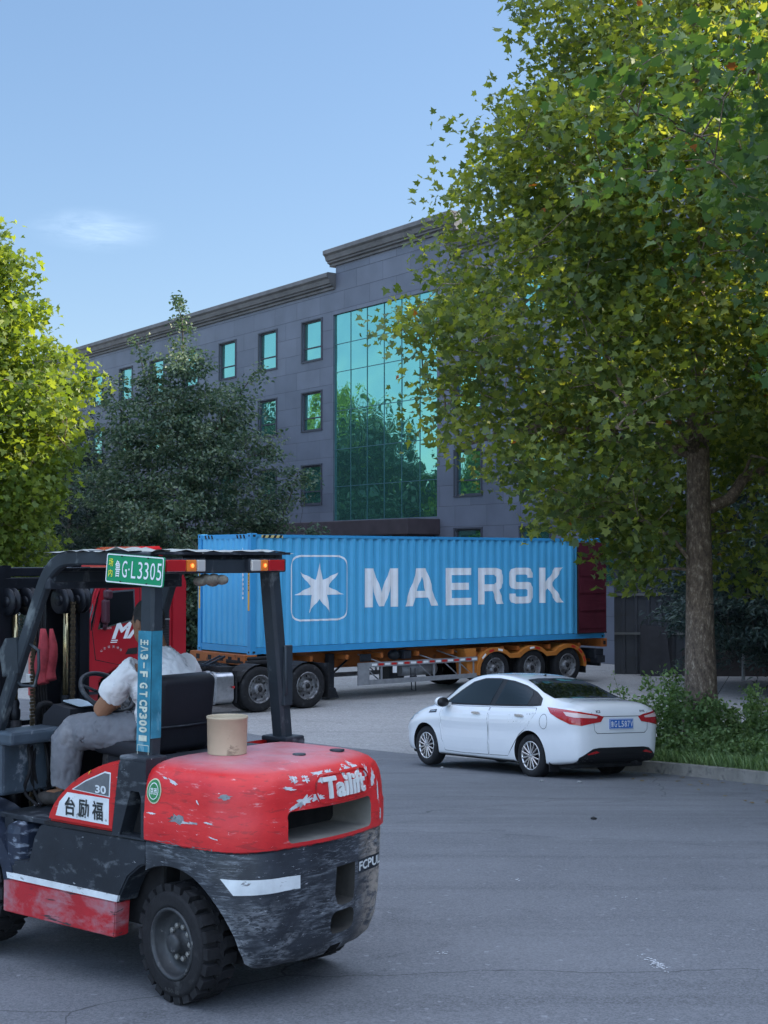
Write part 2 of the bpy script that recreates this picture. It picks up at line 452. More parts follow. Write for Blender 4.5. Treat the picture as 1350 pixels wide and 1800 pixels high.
def ground_mat(name, c1, c2, streak, spots, rough=0.85, cracks=0.0, fine=180):
    m = bpy.data.materials.new(name); m.use_nodes = True; nt = m.node_tree; N, L = nt.nodes, nt.links
    p = N['Principled BSDF']; p.inputs['Specular IOR Level'].default_value = 0.3
    tc = N.new('ShaderNodeTexCoord')
    def noise(s, st=(1, 1, 1), det=6, rg=0.6, rot=0.0, dist=0.0):
        mp = N.new('ShaderNodeMapping'); mp.inputs['Scale'].default_value = st; mp.inputs['Rotation'].default_value = (0, 0, rot)
        L.new(tc.outputs['Object'], mp.inputs['Vector'])
        n = N.new('ShaderNodeTexNoise'); n.inputs['Scale'].default_value = s; n.inputs['Detail'].default_value = det; n.inputs['Roughness'].default_value = rg
        n.inputs['Distortion'].default_value = dist
        L.new(mp.outputs[0], n.inputs['Vector']); return n.outputs['Fac']
    def rng(x, a, b, c=0.0, d=1.0):
        r = N.new('ShaderNodeMapRange'); r.inputs['From Min'].default_value = a; r.inputs['From Max'].default_value = b
        r.inputs['To Min'].default_value = c; r.inputs['To Max'].default_value = d
        L.new(x, r.inputs['Value']); return r.outputs[0]
    def mixc(f, a, b, mode='MIX'):
        x = N.new('ShaderNodeMix'); x.data_type = 'RGBA'; x.blend_type = mode
        if isinstance(f, float): x.inputs['Factor'].default_value = f
        else: L.new(f, x.inputs['Factor'])
        for i, v in ((6, a), (7, b)):
            if isinstance(v, tuple): x.inputs[i].default_value = v + (1,)
            else: L.new(v, x.inputs[i])
        return x.outputs[2]
    col = mixc(rng(noise(0.35), 0.35, 0.65), tuple(c1), tuple(c2))
    # long soft tyre streaks
    col = mixc(rng(noise(1.0, (0.12, 1.6, 1), rot=R(28), dist=0.4), 0.50, 0.68, 0, 0.80), col, tuple(streak))
    col = mixc(rng(noise(1.3, (0.10, 2.2, 1), rot=R(-12), dist=0.3), 0.55, 0.75, 0, 0.5), col, tuple(c * 1.25 for c in c2))
    col = mixc(rng(noise(6.0, det=8, rg=0.7), 0.30, 0.75, 0, 0.35), col, tuple(spots))
    col = mixc(rng(noise(2.2, (0.5, 2.4, 1), det=9, rg=.75, rot=R(8), dist=.8), 0.60, 0.68, 0, 0.55), col, tuple(c * .8 for c in streak))
    col = mixc(rng(noise(0.9, det=3, rg=.5, dist=1.2), 0.62, 0.66, 0, 0.35), col, tuple(c * .85 for c in streak))
    v = N.new('ShaderNodeTexVoronoi'); v.inputs['Scale'].default_value = fine * 0.6; L.new(tc.outputs['Object'], v.inputs['Vector'])
    sep = N.new('ShaderNodeSeparateColor'); L.new(v.outputs['Color'], sep.inputs[0])
    col = mixc(rng(sep.outputs[0], 0.0, 1.0, 0.0, 0.46), col, tuple(min(1, c * 1.9) for c in c2))
    v2 = N.new('ShaderNodeTexVoronoi'); v2.inputs['Scale'].default_value = fine * 0.25; L.new(tc.outputs['Object'], v2.inputs['Vector'])
    sep2 = N.new('ShaderNodeSeparateColor'); L.new(v2.outputs['Color'], sep2.inputs[0])
    col = mixc(rng(sep2.outputs[1], 0.985, 1.0, 0.0, 0.3), col, tuple(min(1, c * 3) for c in c2))
    if cracks > 0:
        vc = N.new('ShaderNodeTexVoronoi'); vc.feature = 'DISTANCE_TO_EDGE'; vc.inputs['Scale'].default_value = 0.22
        ad = N.new('ShaderNodeMix'); ad.data_type = 'RGBA'; ad.blend_type = 'ADD'; ad.inputs['Factor'].default_value = 0.5
        L.new(tc.outputs['Object'], ad.inputs[6])
        nn = N.new('ShaderNodeTexNoise'); nn.inputs['Scale'].default_value = 1.2; nn.inputs['Detail'].default_value = 7; L.new(tc.outputs['Object'], nn.inputs['Vector'])
        L.new(nn.outputs['Color'], ad.inputs[7]); L.new(ad.outputs[2], vc.inputs['Vector'])
        ck = rng(vc.outputs['Distance'], 0.0, 0.0022, cracks, 0.0)
        col = mixc(ck, col, tuple(c * 0.35 for c in c1))
    L.new(col, p.inputs['Base Color'])
    L.new(rng(noise(3.0), 0.3, 0.7, rough - 0.12, rough + 0.08), p.inputs['Roughness'])
    b = N.new('ShaderNodeBump'); b.inputs['Strength'].default_value = 0.5; b.inputs['Distance'].default_value = 0.006
    L.new(noise(fine * 0.7, det=3), b.inputs['Height']); L.new(b.outputs[0], p.inputs['Normal'])
    return m

m_conc = ground_mat('yard_concrete', (0.21, 0.205, 0.20), (0.26, 0.255, 0.25), (0.17, 0.168, 0.165), (0.24, 0.235, 0.23), 0.85, 0.5, 60)
m_asph = ground_mat('road_asphalt', (0.088, 0.092, 0.102), (0.138, 0.143, 0.154), (0.054, 0.057, 0.064), (0.165, 0.168, 0.175), 0.88, 0.75, 170)

def sheet(name, poly, off, m, kind='structure'):
    o = decal(name, [[(y, x) for x, y in poly]], (0, 0, 0), (0, 1, 0), (1, 0, 0), None, 0, m, None, du=1e9, dv=1e9, xb=YG, fn=lambda u, v: (v, u, zg(u) + off))
    return T(o, kind=kind)
sheet('ground', [(-500, -60), (500, -60), (500, 700), (-500, 700)], 0.0, m_conc)
VERGE = [(12.5, -3.0), (8.0, 10.0), (4.97, 18.6), (4.22, 20.5), (3.75, 21.3), (3.2, 21.85), (2.75, 22.3), (2.66, 22.9), (3.1, 23.8), (4.2, 24.9), (6.0, 26.2), (9.0, 28.0), (14.0, 30.0), (19.5, 31.0)]
sheet('road', [(-40, -50), (40, -50), (40, 0), (20, 0), (12.9, 0), (9.0, 12.0), (5.5, 21.0), (4.4, 23.6), (2.2, 23.4), (0.45, 25.1), (-1.94, 27.8), (-3.25, 29.6), (-9, 36), (-40, 60)], 0.004, m_asph)
KL = [tuple(p) for p in spline(VERGE, 6)]
def inset(pl, d):
    out = []
    for i, p in enumerate(pl):
        a = np.array(pl[max(i - 1, 0)]); b = np.array(pl[min(i + 1, len(pl) - 1)]); t = (b - a) / np.linalg.norm(b - a)
        out.append((p[0] + t[1] * d, p[1] - t[0] * d))
    return out
KI = inset(KL, 0.14)
m_kerb = mat('kerb_concrete', (0.24, 0.225, 0.20), 0.9, 0, 0.3, 2.5, 0.6, 50, wear=[((0.10, 0.10, 0.095), 5, 0.55, 0.15, (1, 1, 1), 0.9)])
b = B(); K2 = inset(KL, 0.018); K3 = inset(KL, 0.125)
b.loft([[(p[0], p[1], zg(p[1]) - 0.05), (q[0], q[1], zg(p[1]) + 0.158), ((q[0] + r_[0]) / 2, (q[1] + r_[1]) / 2, zg(p[1]) + 0.172), (s[0], s[1], zg(p[1]) + 0.162), (s[0], s[1], zg(p[1]) - 0.05)]
        for p, q, r_, s in zip(KL, K2, K3, KI)], False, False, False)
T(b.done('kerb', m_kerb), kind='structure')
m_soil = mat('verge_soil', (0.08, 0.085, 0.05), 0.95, 0, 0.45, 3, 0.8, 25)
sheet('verge', KI + [(60, 31), (60, -3)], 0.14, m_soil)
# dusty white scuffs left on the asphalt
m_scuff = mat('pale_scuff', (0.55, 0.57, 0.60), 0.9, 0, 0.2, 30)
def blot(cx, cy, w, h, rot, n, seed):
    rg = random.Random(seed); out = []
    for _ in range(n):
        a, r_ = rg.uniform(0, 6.28), rg.gauss(0, 0.5)
        x, y = r_ * w * math.cos(a), r_ * h * math.sin(a); s = rg.uniform(0.003, 0.010)
        X = cx + x * math.cos(rot) - y * math.sin(rot); Y = cy + x * math.sin(rot) + y * math.cos(rot)
        k = rg.randint(4, 7); out.append([(Y + s * rg.uniform(.5, 1) * math.sin(6.28 * j / k), X + s * rg.uniform(.5, 1.3) * math.cos(6.28 * j / k)) for j in range(k)])
    return out
pl = blot(1.49, 7.86, 0.05, 0.17, 0.2, 150, 3) + blot(0.33, 8.1, 0.05, 0.06, 0, 14, 4) + blot(0.95, 10.3, 0.06, 0.10, 0, 10, 5) + blot(1.6, 9.6, .1, .2, 0, 8, 6)
vs, fs = [], []
for q in pl:
    i = len(vs); vs += [(v, u, zg(u) + 0.009) for u, v in q]; fs.append(list(range(i, i + len(q))))
me = bpy.data.meshes.new('chalk_specks'); me.from_pydata(vs, [], fs)
T(link_mesh('chalk_specks', me, m_scuff), 'white chalky specks scattered over the dark asphalt', 'stain', kind='stuff')
rg = random.Random(21); vs, fs = [], []
for _ in range(70):
    t = rg.random(); y = 14.5 + 8 * t; kx = np.interp(y, [10, 18.6, 20.5, 21.3, 22.3], [8.0, 4.97, 4.22, 3.75, 2.75]); x = kx - abs(rg.gauss(0, .9)) - .1; s = rg.uniform(.02, .05); a = rg.uniform(0, 6.28); i = len(vs)
    for k in range(5): vs.append((x + s * math.cos(a + k * 1.257) * (1 if k % 2 else .6), y + s * math.sin(a + k * 1.257), zg(y) + .010 + rg.uniform(0, .012)))
    fs.append(list(range(i, i + 5)))
me = bpy.data.meshes.new('fallen_leaves'); me.from_pydata(vs, [], fs)
T(link_mesh('fallen_leaves', me, mat('dry_leaf', (.16, .12, .06), .8, 0, .4, 3)), 'small dry leaves scattered along the kerb', 'leaves', kind='stuff')
# litter: small pale stones and paper scraps
rg = random.Random(11)
LIT = [(2.12, 19.2, 'small pale stone on the asphalt just behind the white sedan'), (0.9, 22.0, 'small pale stone on the asphalt beside the white sedan'),
       (2.05, 14.0, 'small dark stone on the open asphalt'), (2.6, 19.0, 'pale paper scrap on the asphalt before the kerb')]
for x, y, lb in LIT:
    b = B(); b.ball((0, 0, 0.012), 0.028, (1.2, 0.8, 0.5), 8)
    for v in b.bm.verts: v.co += Vector((rg.uniform(-1, 1), rg.uniform(-1, 1), rg.uniform(-.5, .5))) * 0.008
    o = b.done('stone', mat('dark_stone', (0.03, 0.03, 0.03), .9) if 'dark' in lb else mat('pale_stone', (0.30, 0.30, 0.29), 0.9), None)
    o.location = (x, y, zg(y) + 0.004); T(o, lb, 'stone')

# ------------------------------------------------------------------ factory building
def clad_mat(name, c1, c2, bw, bh, off=0.5, mortar=0.012, rough=0.5):
    m = bpy.data.materials.new(name); m.use_nodes = True; nt = m.node_tree; N, L = nt.nodes, nt.links; p = N['Principled BSDF']
    tc = N.new('ShaderNodeTexCoord'); sp = N.new('ShaderNodeSeparateXYZ'); L.new(tc.outputs['Object'], sp.inputs[0])
    cb = N.new('ShaderNodeCombineXYZ'); ad = N.new('ShaderNodeMath'); L.new(sp.outputs[0], ad.inputs[0]); L.new(sp.outputs[1], ad.inputs[1])
    L.new(ad.outputs[0], cb.inputs[0]); L.new(sp.outputs[2], cb.inputs[1])
    br = N.new('ShaderNodeTexBrick'); br.offset = off; br.inputs['Scale'].default_value = 1.0; br.inputs['Mortar Size'].default_value = mortar
    br.inputs['Mortar Smooth'].default_value = 0.6
    br.inputs['Brick Width'].default_value = bw; br.inputs['Row Height'].default_value = bh
    br.inputs['Color1'].default_value = tuple(c1) + (1,); br.inputs['Color2'].default_value = tuple(c2) + (1,); br.inputs['Mortar'].default_value = tuple(c * 0.6 for c in c1) + (1,)
    L.new(cb.outputs[0], br.inputs['Vector'])
    n = N.new('ShaderNodeTexNoise'); n.inputs['Scale'].default_value = 0.7; n.inputs['Detail'].default_value = 6; L.new(tc.outputs['Object'], n.inputs['Vector'])
    mx = N.new('ShaderNodeMix'); mx.data_type = 'RGBA'; mx.blend_type = 'MULTIPLY'; mx.inputs['Factor'].default_value = 0.6
    r = N.new('ShaderNodeMapRange'); r.inputs['From Min'].default_value = .3; r.inputs['From Max'].default_value = .7; r.inputs['To Min'].default_value = .72; r.inputs['To Max'].default_value = 1.15
    L.new(n.outputs['Fac'], r.inputs['Value']); L.new(br.outputs['Color'], mx.inputs[6]); L.new(r.outputs[0], mx.inputs[7])
    L.new(mx.outputs[2], p.inputs['Base Color']); p.inputs['Roughness'].default_value = rough; p.inputs['Metallic'].default_value = 0.15
    b = N.new('ShaderNodeBump'); b.invert = True; b.inputs['Strength'].default_value = 0.8; b.inputs['Distance'].default_value = 0.02
    L.new(br.outputs['Fac'], b.inputs['Height'])
    b2 = N.new('ShaderNodeBump'); b2.inputs['Strength'].default_value = 0.25; b2.inputs['Distance'].default_value = 0.05
    n2 = N.new('ShaderNodeTexNoise'); n2.inputs['Scale'].default_value = 0.9; L.new(tc.outputs['Object'], n2.inputs['Vector'])
    L.new(n2.outputs['Fac'], b2.inputs['Height']); L.new(b.outputs[0], b2.inputs['Normal']); L.new(b2.outputs[0], p.inputs['Normal'])
    return m
m_clad = clad_mat('grey_cladding', (0.116, 0.126, 0.160), (0.142, 0.152, 0.190), 1.92, 0.80, 0.5)
m_cornice = mat('cornice_grey', (0.125, 0.120, 0.122), 0.6, 0, 0.25, 1.5, wear=[((0.06, 0.06, 0.06), 2, 0.58, 0.15, (1, 1, 6), 0.8)])
m_frame = mat('window_frame', (0.05, 0.052, 0.065), 0.5)
def glass_mat(name, col, rough=0.015, wav=0.02, wsc=0.6, metal=0.92):
    m = bpy.data.materials.new(name); m.use_nodes = True; nt = m.node_tree; N, L = nt.nodes, nt.links; p = N['Principled BSDF']
    p.inputs['Base Color'].default_value = tuple(col) + (1,); p.inputs['Metallic'].default_value = metal; p.inputs['Roughness'].default_value = rough
    if wav:
        tc = N.new('ShaderNodeTexCoord'); n = N.new('ShaderNodeTexNoise'); n.inputs['Scale'].default_value = wsc; n.inputs['Detail'].default_value = 1
        L.new(tc.outputs['Object'], n.inputs['Vector']); b = N.new('ShaderNodeBump'); b.inputs['Strength'].default_value = wav; b.inputs['Distance'].default_value = 0.3
        L.new(n.outputs['Fac'], b.inputs['Height']); L.new(b.outputs[0], p.inputs['Normal'])
    return m
m_teal = glass_mat('teal_mirror_glass', (0.24, 0.58, 0.51), 0.02, 0.12, 0.7)

BX, BY, BZ = -2.28, 62.0, -1.3
bd = thing('factory_building', 'long dark grey metal-clad factory building with teal mirror glass front', 'building', (BX, BY, BZ), math.atan2(-0.813, 0.582))
X0, X1, DEP = -36.0, 22.4, 16.0
zw = lambda z: z - BZ
cols = [-2.4 - 3.83 * k for k in range(0, 9)] + [8.66 + 3.83 * k for k in range(0, 3)]
rows = [(1.45, 3.4), (4.7, 6.42), (8.0, 9.69), (11.13, 12.9)]
holes = []; wins = []
for cx in cols:
    for a, c in rows:
        w = 1.55
        holes.append((cx, cx + w, zw(a), zw(c))); wins.append((cx, zw(a), w, c - a))
CW = (0.10, 7.50, zw(3.92), zw(12.93))
holes.append(CW)
def holed_wall(b, x0, x1, z0, z1, holes, rev=0.16):
    xs = sorted(set([x0, x1] + [v for h in holes for v in h[:2] if x0 < v < x1])); zs = sorted(set([z0, z1] + [v for h in holes for v in h[2:] if z0 < v < z1]))
    for a, c in zip(xs, xs[1:]):
        for e, f in zip(zs, zs[1:]):
            mx_, mz = (a + c) / 2, (e + f) / 2
            if any(h[0] < mx_ < h[1] and h[2] < mz < h[3] for h in holes): continue
            b._f([b.bm.verts.new(p) for p in ((a, 0, e), (c, 0, e), (c, 0, f), (a, 0, f))])
    for h in holes:
        for p, q in (((h[0], h[2]), (h[1], h[2])), ((h[1], h[2]), (h[1], h[3])), ((h[1], h[3]), (h[0], h[3])), ((h[0], h[3]), (h[0], h[2]))):
            b._f([b.bm.verts.new(v) for v in ((p[0], 0, p[1]), (q[0], 0, q[1]), (q[0], rev, q[1]), (p[0], rev, p[1]))])
b = B(); holed_wall(b, X0, X1, -0.5, zw(14.05), holes)
holed_wall(b, 0.3, 8.5, zw(14.05), zw(15.1), [])
for q in (((X0, 0), (X0, DEP)), ((X0, DEP), (X1, DEP)), ((X1, DEP), (X1, 0))):
    b._f([b.bm.verts.new(v) for v in ((q[0][0], q[0][1], -0.5), (q[1][0], q[1][1], -0.5), (q[1][0], q[1][1], zw(14.05)), (q[0][0], q[0][1], zw(14.05)))])
b.box((4.4, 0.86, zw(14.55)), (8.2, 1.7, 1.1))   # body of the raised centre parapet
b.box(((X0 + X1) / 2, DEP / 2 + 0.2, 0.5), (X1 - X0 - 1.0, DEP - 1.2, 0.2))
b.done('wall', m_clad, bd, fix=False)
b = B()
b._f([b.bm.verts.new(v) for v in ((X0, 0.1, zw(14.0)), (X1, 0.1, zw(14.0)), (X1, DEP, zw(14.0)), (X0, DEP, zw(14.0)))])
b.done('roof', mat('roof_sheet', (0.12, 0.12, 0.13), 0.8), bd, fix=False)
CP = [(0, 0), (-0.10, 0.0), (-0.10, 0.10), (-0.22, 0.14), (-0.22, 0.20), (-0.30, 0.24), (-0.36, 0.42), (-0.46, 0.50), (-0.46, 0.66), (-0.40, 0.70), (0.5, 0.70), (0.5, 0)]
def cornice(b, x0, x1, z):
    b.loft([[(x0, y, z + h) for y, h in CP], [(x1, y, z + h) for y, h in CP]], True, True, False)
b = B(); cornice(b, X0, 0.28, zw(14.05)); cornice(b, 8.52, X1 + .3, zw(14.05)); b.done('cornice', m_cornice, bd)
b = B(); cornice(b, -0.05, 8.85, zw(15.05)); b.done('cornice', m_cornice, bd)
# windows: one frame with its pane, then copies
def win_mesh(w, h):
    b = B(); t = 0.06; y = 0.10
    for c, s in (((w / 2, y, t / 2), (w, 0.07, t)), ((w / 2, y, h - t / 2), (w, 0.07, t)), ((t / 2, y, h / 2), (t, 0.07, h - 2 * t)), ((w - t / 2, y, h / 2), (t, 0.07, h - 2 * t)), ((w / 2, y, h * 0.33), (w - 2 * t, 0.06, 0.05))):
        b.box(c, s)
    for c, s in (((w / 2, -0.012, -0.03), (w + 0.2, 0.06, 0.055)), ((w / 2, -0.012, h + 0.03), (w + 0.2, 0.05, 0.055)), ((-0.045, -0.012, h / 2), (0.08, 0.05, h)), ((w + 0.045, -0.012, h / 2), (0.08, 0.05, h))):
        b.box(c, s)
    return b
fm = {}
for k, (cx, z, w, h) in enumerate(wins):
    key = round(h, 2)
    if key not in fm:
        f = win_mesh(w, h).done('window', m_frame, bd); b = B()
        for z0, z1, t in ((0.06, h * 0.33 - 0.025, 0.003), (h * 0.33 + 0.025, h - 0.06, -0.002)):
            b._f([b.bm.verts.new(v) for v in ((0.06, 0.12, z0), (w - 0.06, 0.12 + t, z0), (w - 0.06, 0.12, z1), (0.06, 0.12 - t, z1))])
        pn = b.done('pane', m_teal, f, fix=False); fm[key] = (f, pn)
    else:
        f0, p0 = fm[key]; f = f0.copy(); COL.objects.link(f); pn = p0.copy(); COL.objects.link(pn); pn.parent = f
    f.location = (cx, 0, z)
# curtain wall
cw = thing('tmp', 'x', 'x'); bpy.data.objects.remove(cw, do_unlink=True)
zs = [zw(v) for v in (3.92, 5.40, 7.02, 8.70, 10.40, 11.62, 12.93)]; ncol = 6
b = B()
for i in range(ncol + 1):
    x = CW[0] + (CW[1] - CW[0]) * i / ncol
    b.box((x, 0.092, (CW[2] + CW[3]) / 2), (0.026 if 0 < i < ncol else 0.06, 0.022, CW[3] - CW[2]))
for z in zs: b.box(((CW[0] + CW[1]) / 2, 0.0935, z), (CW[1] - CW[0] - .1, 0.017, 0.03))
gw = b.done('curtain_wall', mat('mullion_teal', (.05, .12, .13), .4), bd)
b = B(); rg = random.Random(4)
for i in range(ncol):
    for z0, z1 in zip(zs, zs[1:]):
        xa = CW[0] + (CW[1] - CW[0]) * i / ncol; xb_ = CW[0] + (CW[1] - CW[0]) * (i + 1) / ncol
        t = rg.uniform(-1, 1) * 0.0035; q = rg.uniform(-1, 1) * 0.0035
        b._f([b.bm.verts.new(v) for v in ((xa, 0.10 + t, z0), (xb_, 0.10 - t + q, z0), (xb_, 0.10 - t - q, z1), (xa, 0.10 + t - q, z1))])
b.done('glazing', m_teal, gw, fix=False)
b = B(); b.box((2.5, -0.8, zw(3.52)), (10.4, 1.6, 0.62), bev=0.03); b.box((2.5, -0.75, zw(3.12)), (9.8, 1.3, 0.18))
b.done('canopy', mat('canopy_brown', (0.06, 0.045, 0.05), 0.5, 0, 0.2, 2), bd)

# grey ribbed shed behind the trailer
m_rib = mat('grey_sheet', (0.075, 0.08, 0.092), 0.55, 0.3, 0.2, 0.8, wear=[((0.08, 0.08, 0.08), 1.2, 0.55, 0.2, (1, 1, 4), 0.8)])
sh = thing('shed', 'low grey ribbed metal shed behind the end of the container trailer', 'shed', (7.1, 43.95, -1.3), R(-2))
b = B(); n = 0; pts = []; x = 0.0
while x < 12: pts += [(x, 0), (x + 0.22, 0), (x + 0.26, -0.035), (x + 0.32, -0.035), (x + 0.36, 0)]; x += 0.38
b.loft([[(p[0], p[1], 0) for p in pts], [(p[0], p[1], 4.7) for p in pts]], False, False, False)
b.done('wall', m_rib, sh, fix=False)
b = B(); b.box((6, -0.06, 2.45), (12, 0.05, 0.07)); b.box((6, -0.06, 1.25), (12, 0.05, 0.07)); b.box((6, -0.05, 4.7), (12.1, 0.1, 0.12)); b.done('rail', mat('pale_rail', (0.16, 0.165, 0.16), 0.6), sh)
b = B(); b.box((6.05, .10, 2.3), (11.9, .16, 4.6)); b.done('shed_body', m_rib, sh)
# boards leaning on the shed and low planter wall
b = B(); b.prism([(0, 0), (0.95, 0), (0.86, 1.5), (0.08, 1.6)], (0, 0, 0), (1, 0, 0), (0, 0.25, 0.97), (0, 0.04, 0), 0.005)
o = b.done('metal_panel', mat('dark_panel', (0.03, 0.03, 0.035), 0.6, 0, .3, 2), None); o.location = (7.75, 43.1, -1.3)
T(o, 'dark metal panel leaning against the grey shed beside the trailer', 'panel')
b = B(); b.box((0, 0, 0.42), (3.3, 0.25, 0.84), bev=0.02); o = b.done('low_wall', mat('brown_wall', (0.06, 0.05, 0.048), 0.85, 0, .3, 2), None); o.location = (10.7, 43.2, -1.3)
T(o, 'low brown wall along the foot of the grey shed', 'wall')
b = B(); b.tube([(0, 0, 0), (0.01, 0, 1.3), (0.0, 0, 2.6)], 0.05, 10); o = b.done('post', mat('pale_post', (0.42, 0.43, 0.44), .6, 0, .3, 3, wear=[((.1, .1, .1), 6, .55, .1, (1, 1, 1), .8)]), None); o.location = (10.45, 41.5, -1.3)
T(o, 'thin pale post standing in the dark trees right of the trunk', 'post')

# unseen hall added right of the frame to keep the road in shade
hall = thing('shade_hall', 'tall plain grey hall added out of frame right of the road to shade it', 'building', (20.5, 18.0, -1.3))
for y0, y1, h in ((-42, 6.5, 17.0), (6.503, 18.0, 14.3), (18.003, 42, 17.0)):
    b = B(); b.box((9, (y0 + y1) / 2, h / 2 - .5), (18, y1 - y0, h + 1)); b.done('wall', m_clad, hall)
    b = B(); b.box((9, (y0 + y1) / 2, h + .15), (18.4, y1 - y0 - .01, 0.3)); b.done('roof', m_cornice, hall)
# ================================================================== TREES AND PLANTS
LEAF_PLANE = [(0, 0), (.20, -.10), (.52, .02), (.34, .22), (.62, .48), (.27, .52), (.0, 1.02), (-.27, .52), (-.62, .48), (-.34, .22), (-.52, .02), (-.20, -.10)]
LEAF_SIMPLE = [(0, 0), (.28, .35), (.20, .8), (0, 1.0), (-.20, .8), (-.28, .35)]
LEAF_DIA = [(0, 0), (.33, .45), (0, 1.0), (-.33, .45)]
LEAF_NARROW = [(0, 0), (.11, .4), (0, 1.0), (-.11, .4)]
def leaf_template(shape, fold=0.34):
    s = np.array(shape, float); z = np.abs(s[:, 0]) * fold + (s[:, 1] - .4) ** 2 * -0.42
    return np.column_stack([s[:, 0], s[:, 1], z])

def leaves_mesh(name, pos, size, shape, mt, parent, rng, up=0.8, out=None, rnd=None):
    n = len(pos); tpl = leaf_template(shape); k = len(tpl)
    nrm = rng.normal(0, 1, (n, 3)); nrm[:, 2] = np.abs(nrm[:, 2]) + up * .45; nrm /= np.linalg.norm(nrm, axis=1)[:, None]
    d = rng.normal(0, 1, (n, 3))
    if out is not None: d += out * 1.2
    d[:, 2] -= 0.35
    d -= nrm * np.sum(d * nrm, 1)[:, None]; d /= np.linalg.norm(d, axis=1)[:, None] + 1e-9
    s = np.cross(d, nrm)
    V = pos[:, None, :] + size[:, None, None] * (tpl[None, :, 0:1] * s[:, None, :] + (tpl[None, :, 1:2] - .35) * d[:, None, :] + tpl[None, :, 2:3] * nrm[:, None, :])
    F = (np.arange(n)[:, None] * k + np.arange(k)[None, :])
    if rnd is None:
        from mathutils import noise as nq
        cl = np.array([nq.noise(Vector(p * 1.1)) for p in pos]); rnd = np.clip(rng.random(n) * .80 + .10 + cl * .45, 0, 1)
        dry_ = rng.random(n) < .0015; rnd = np.where(dry_, 1.0, np.minimum(rnd, .985))
    return npmesh(name, V.reshape(-1, 3), F, mt, parent, rnd=rnd)

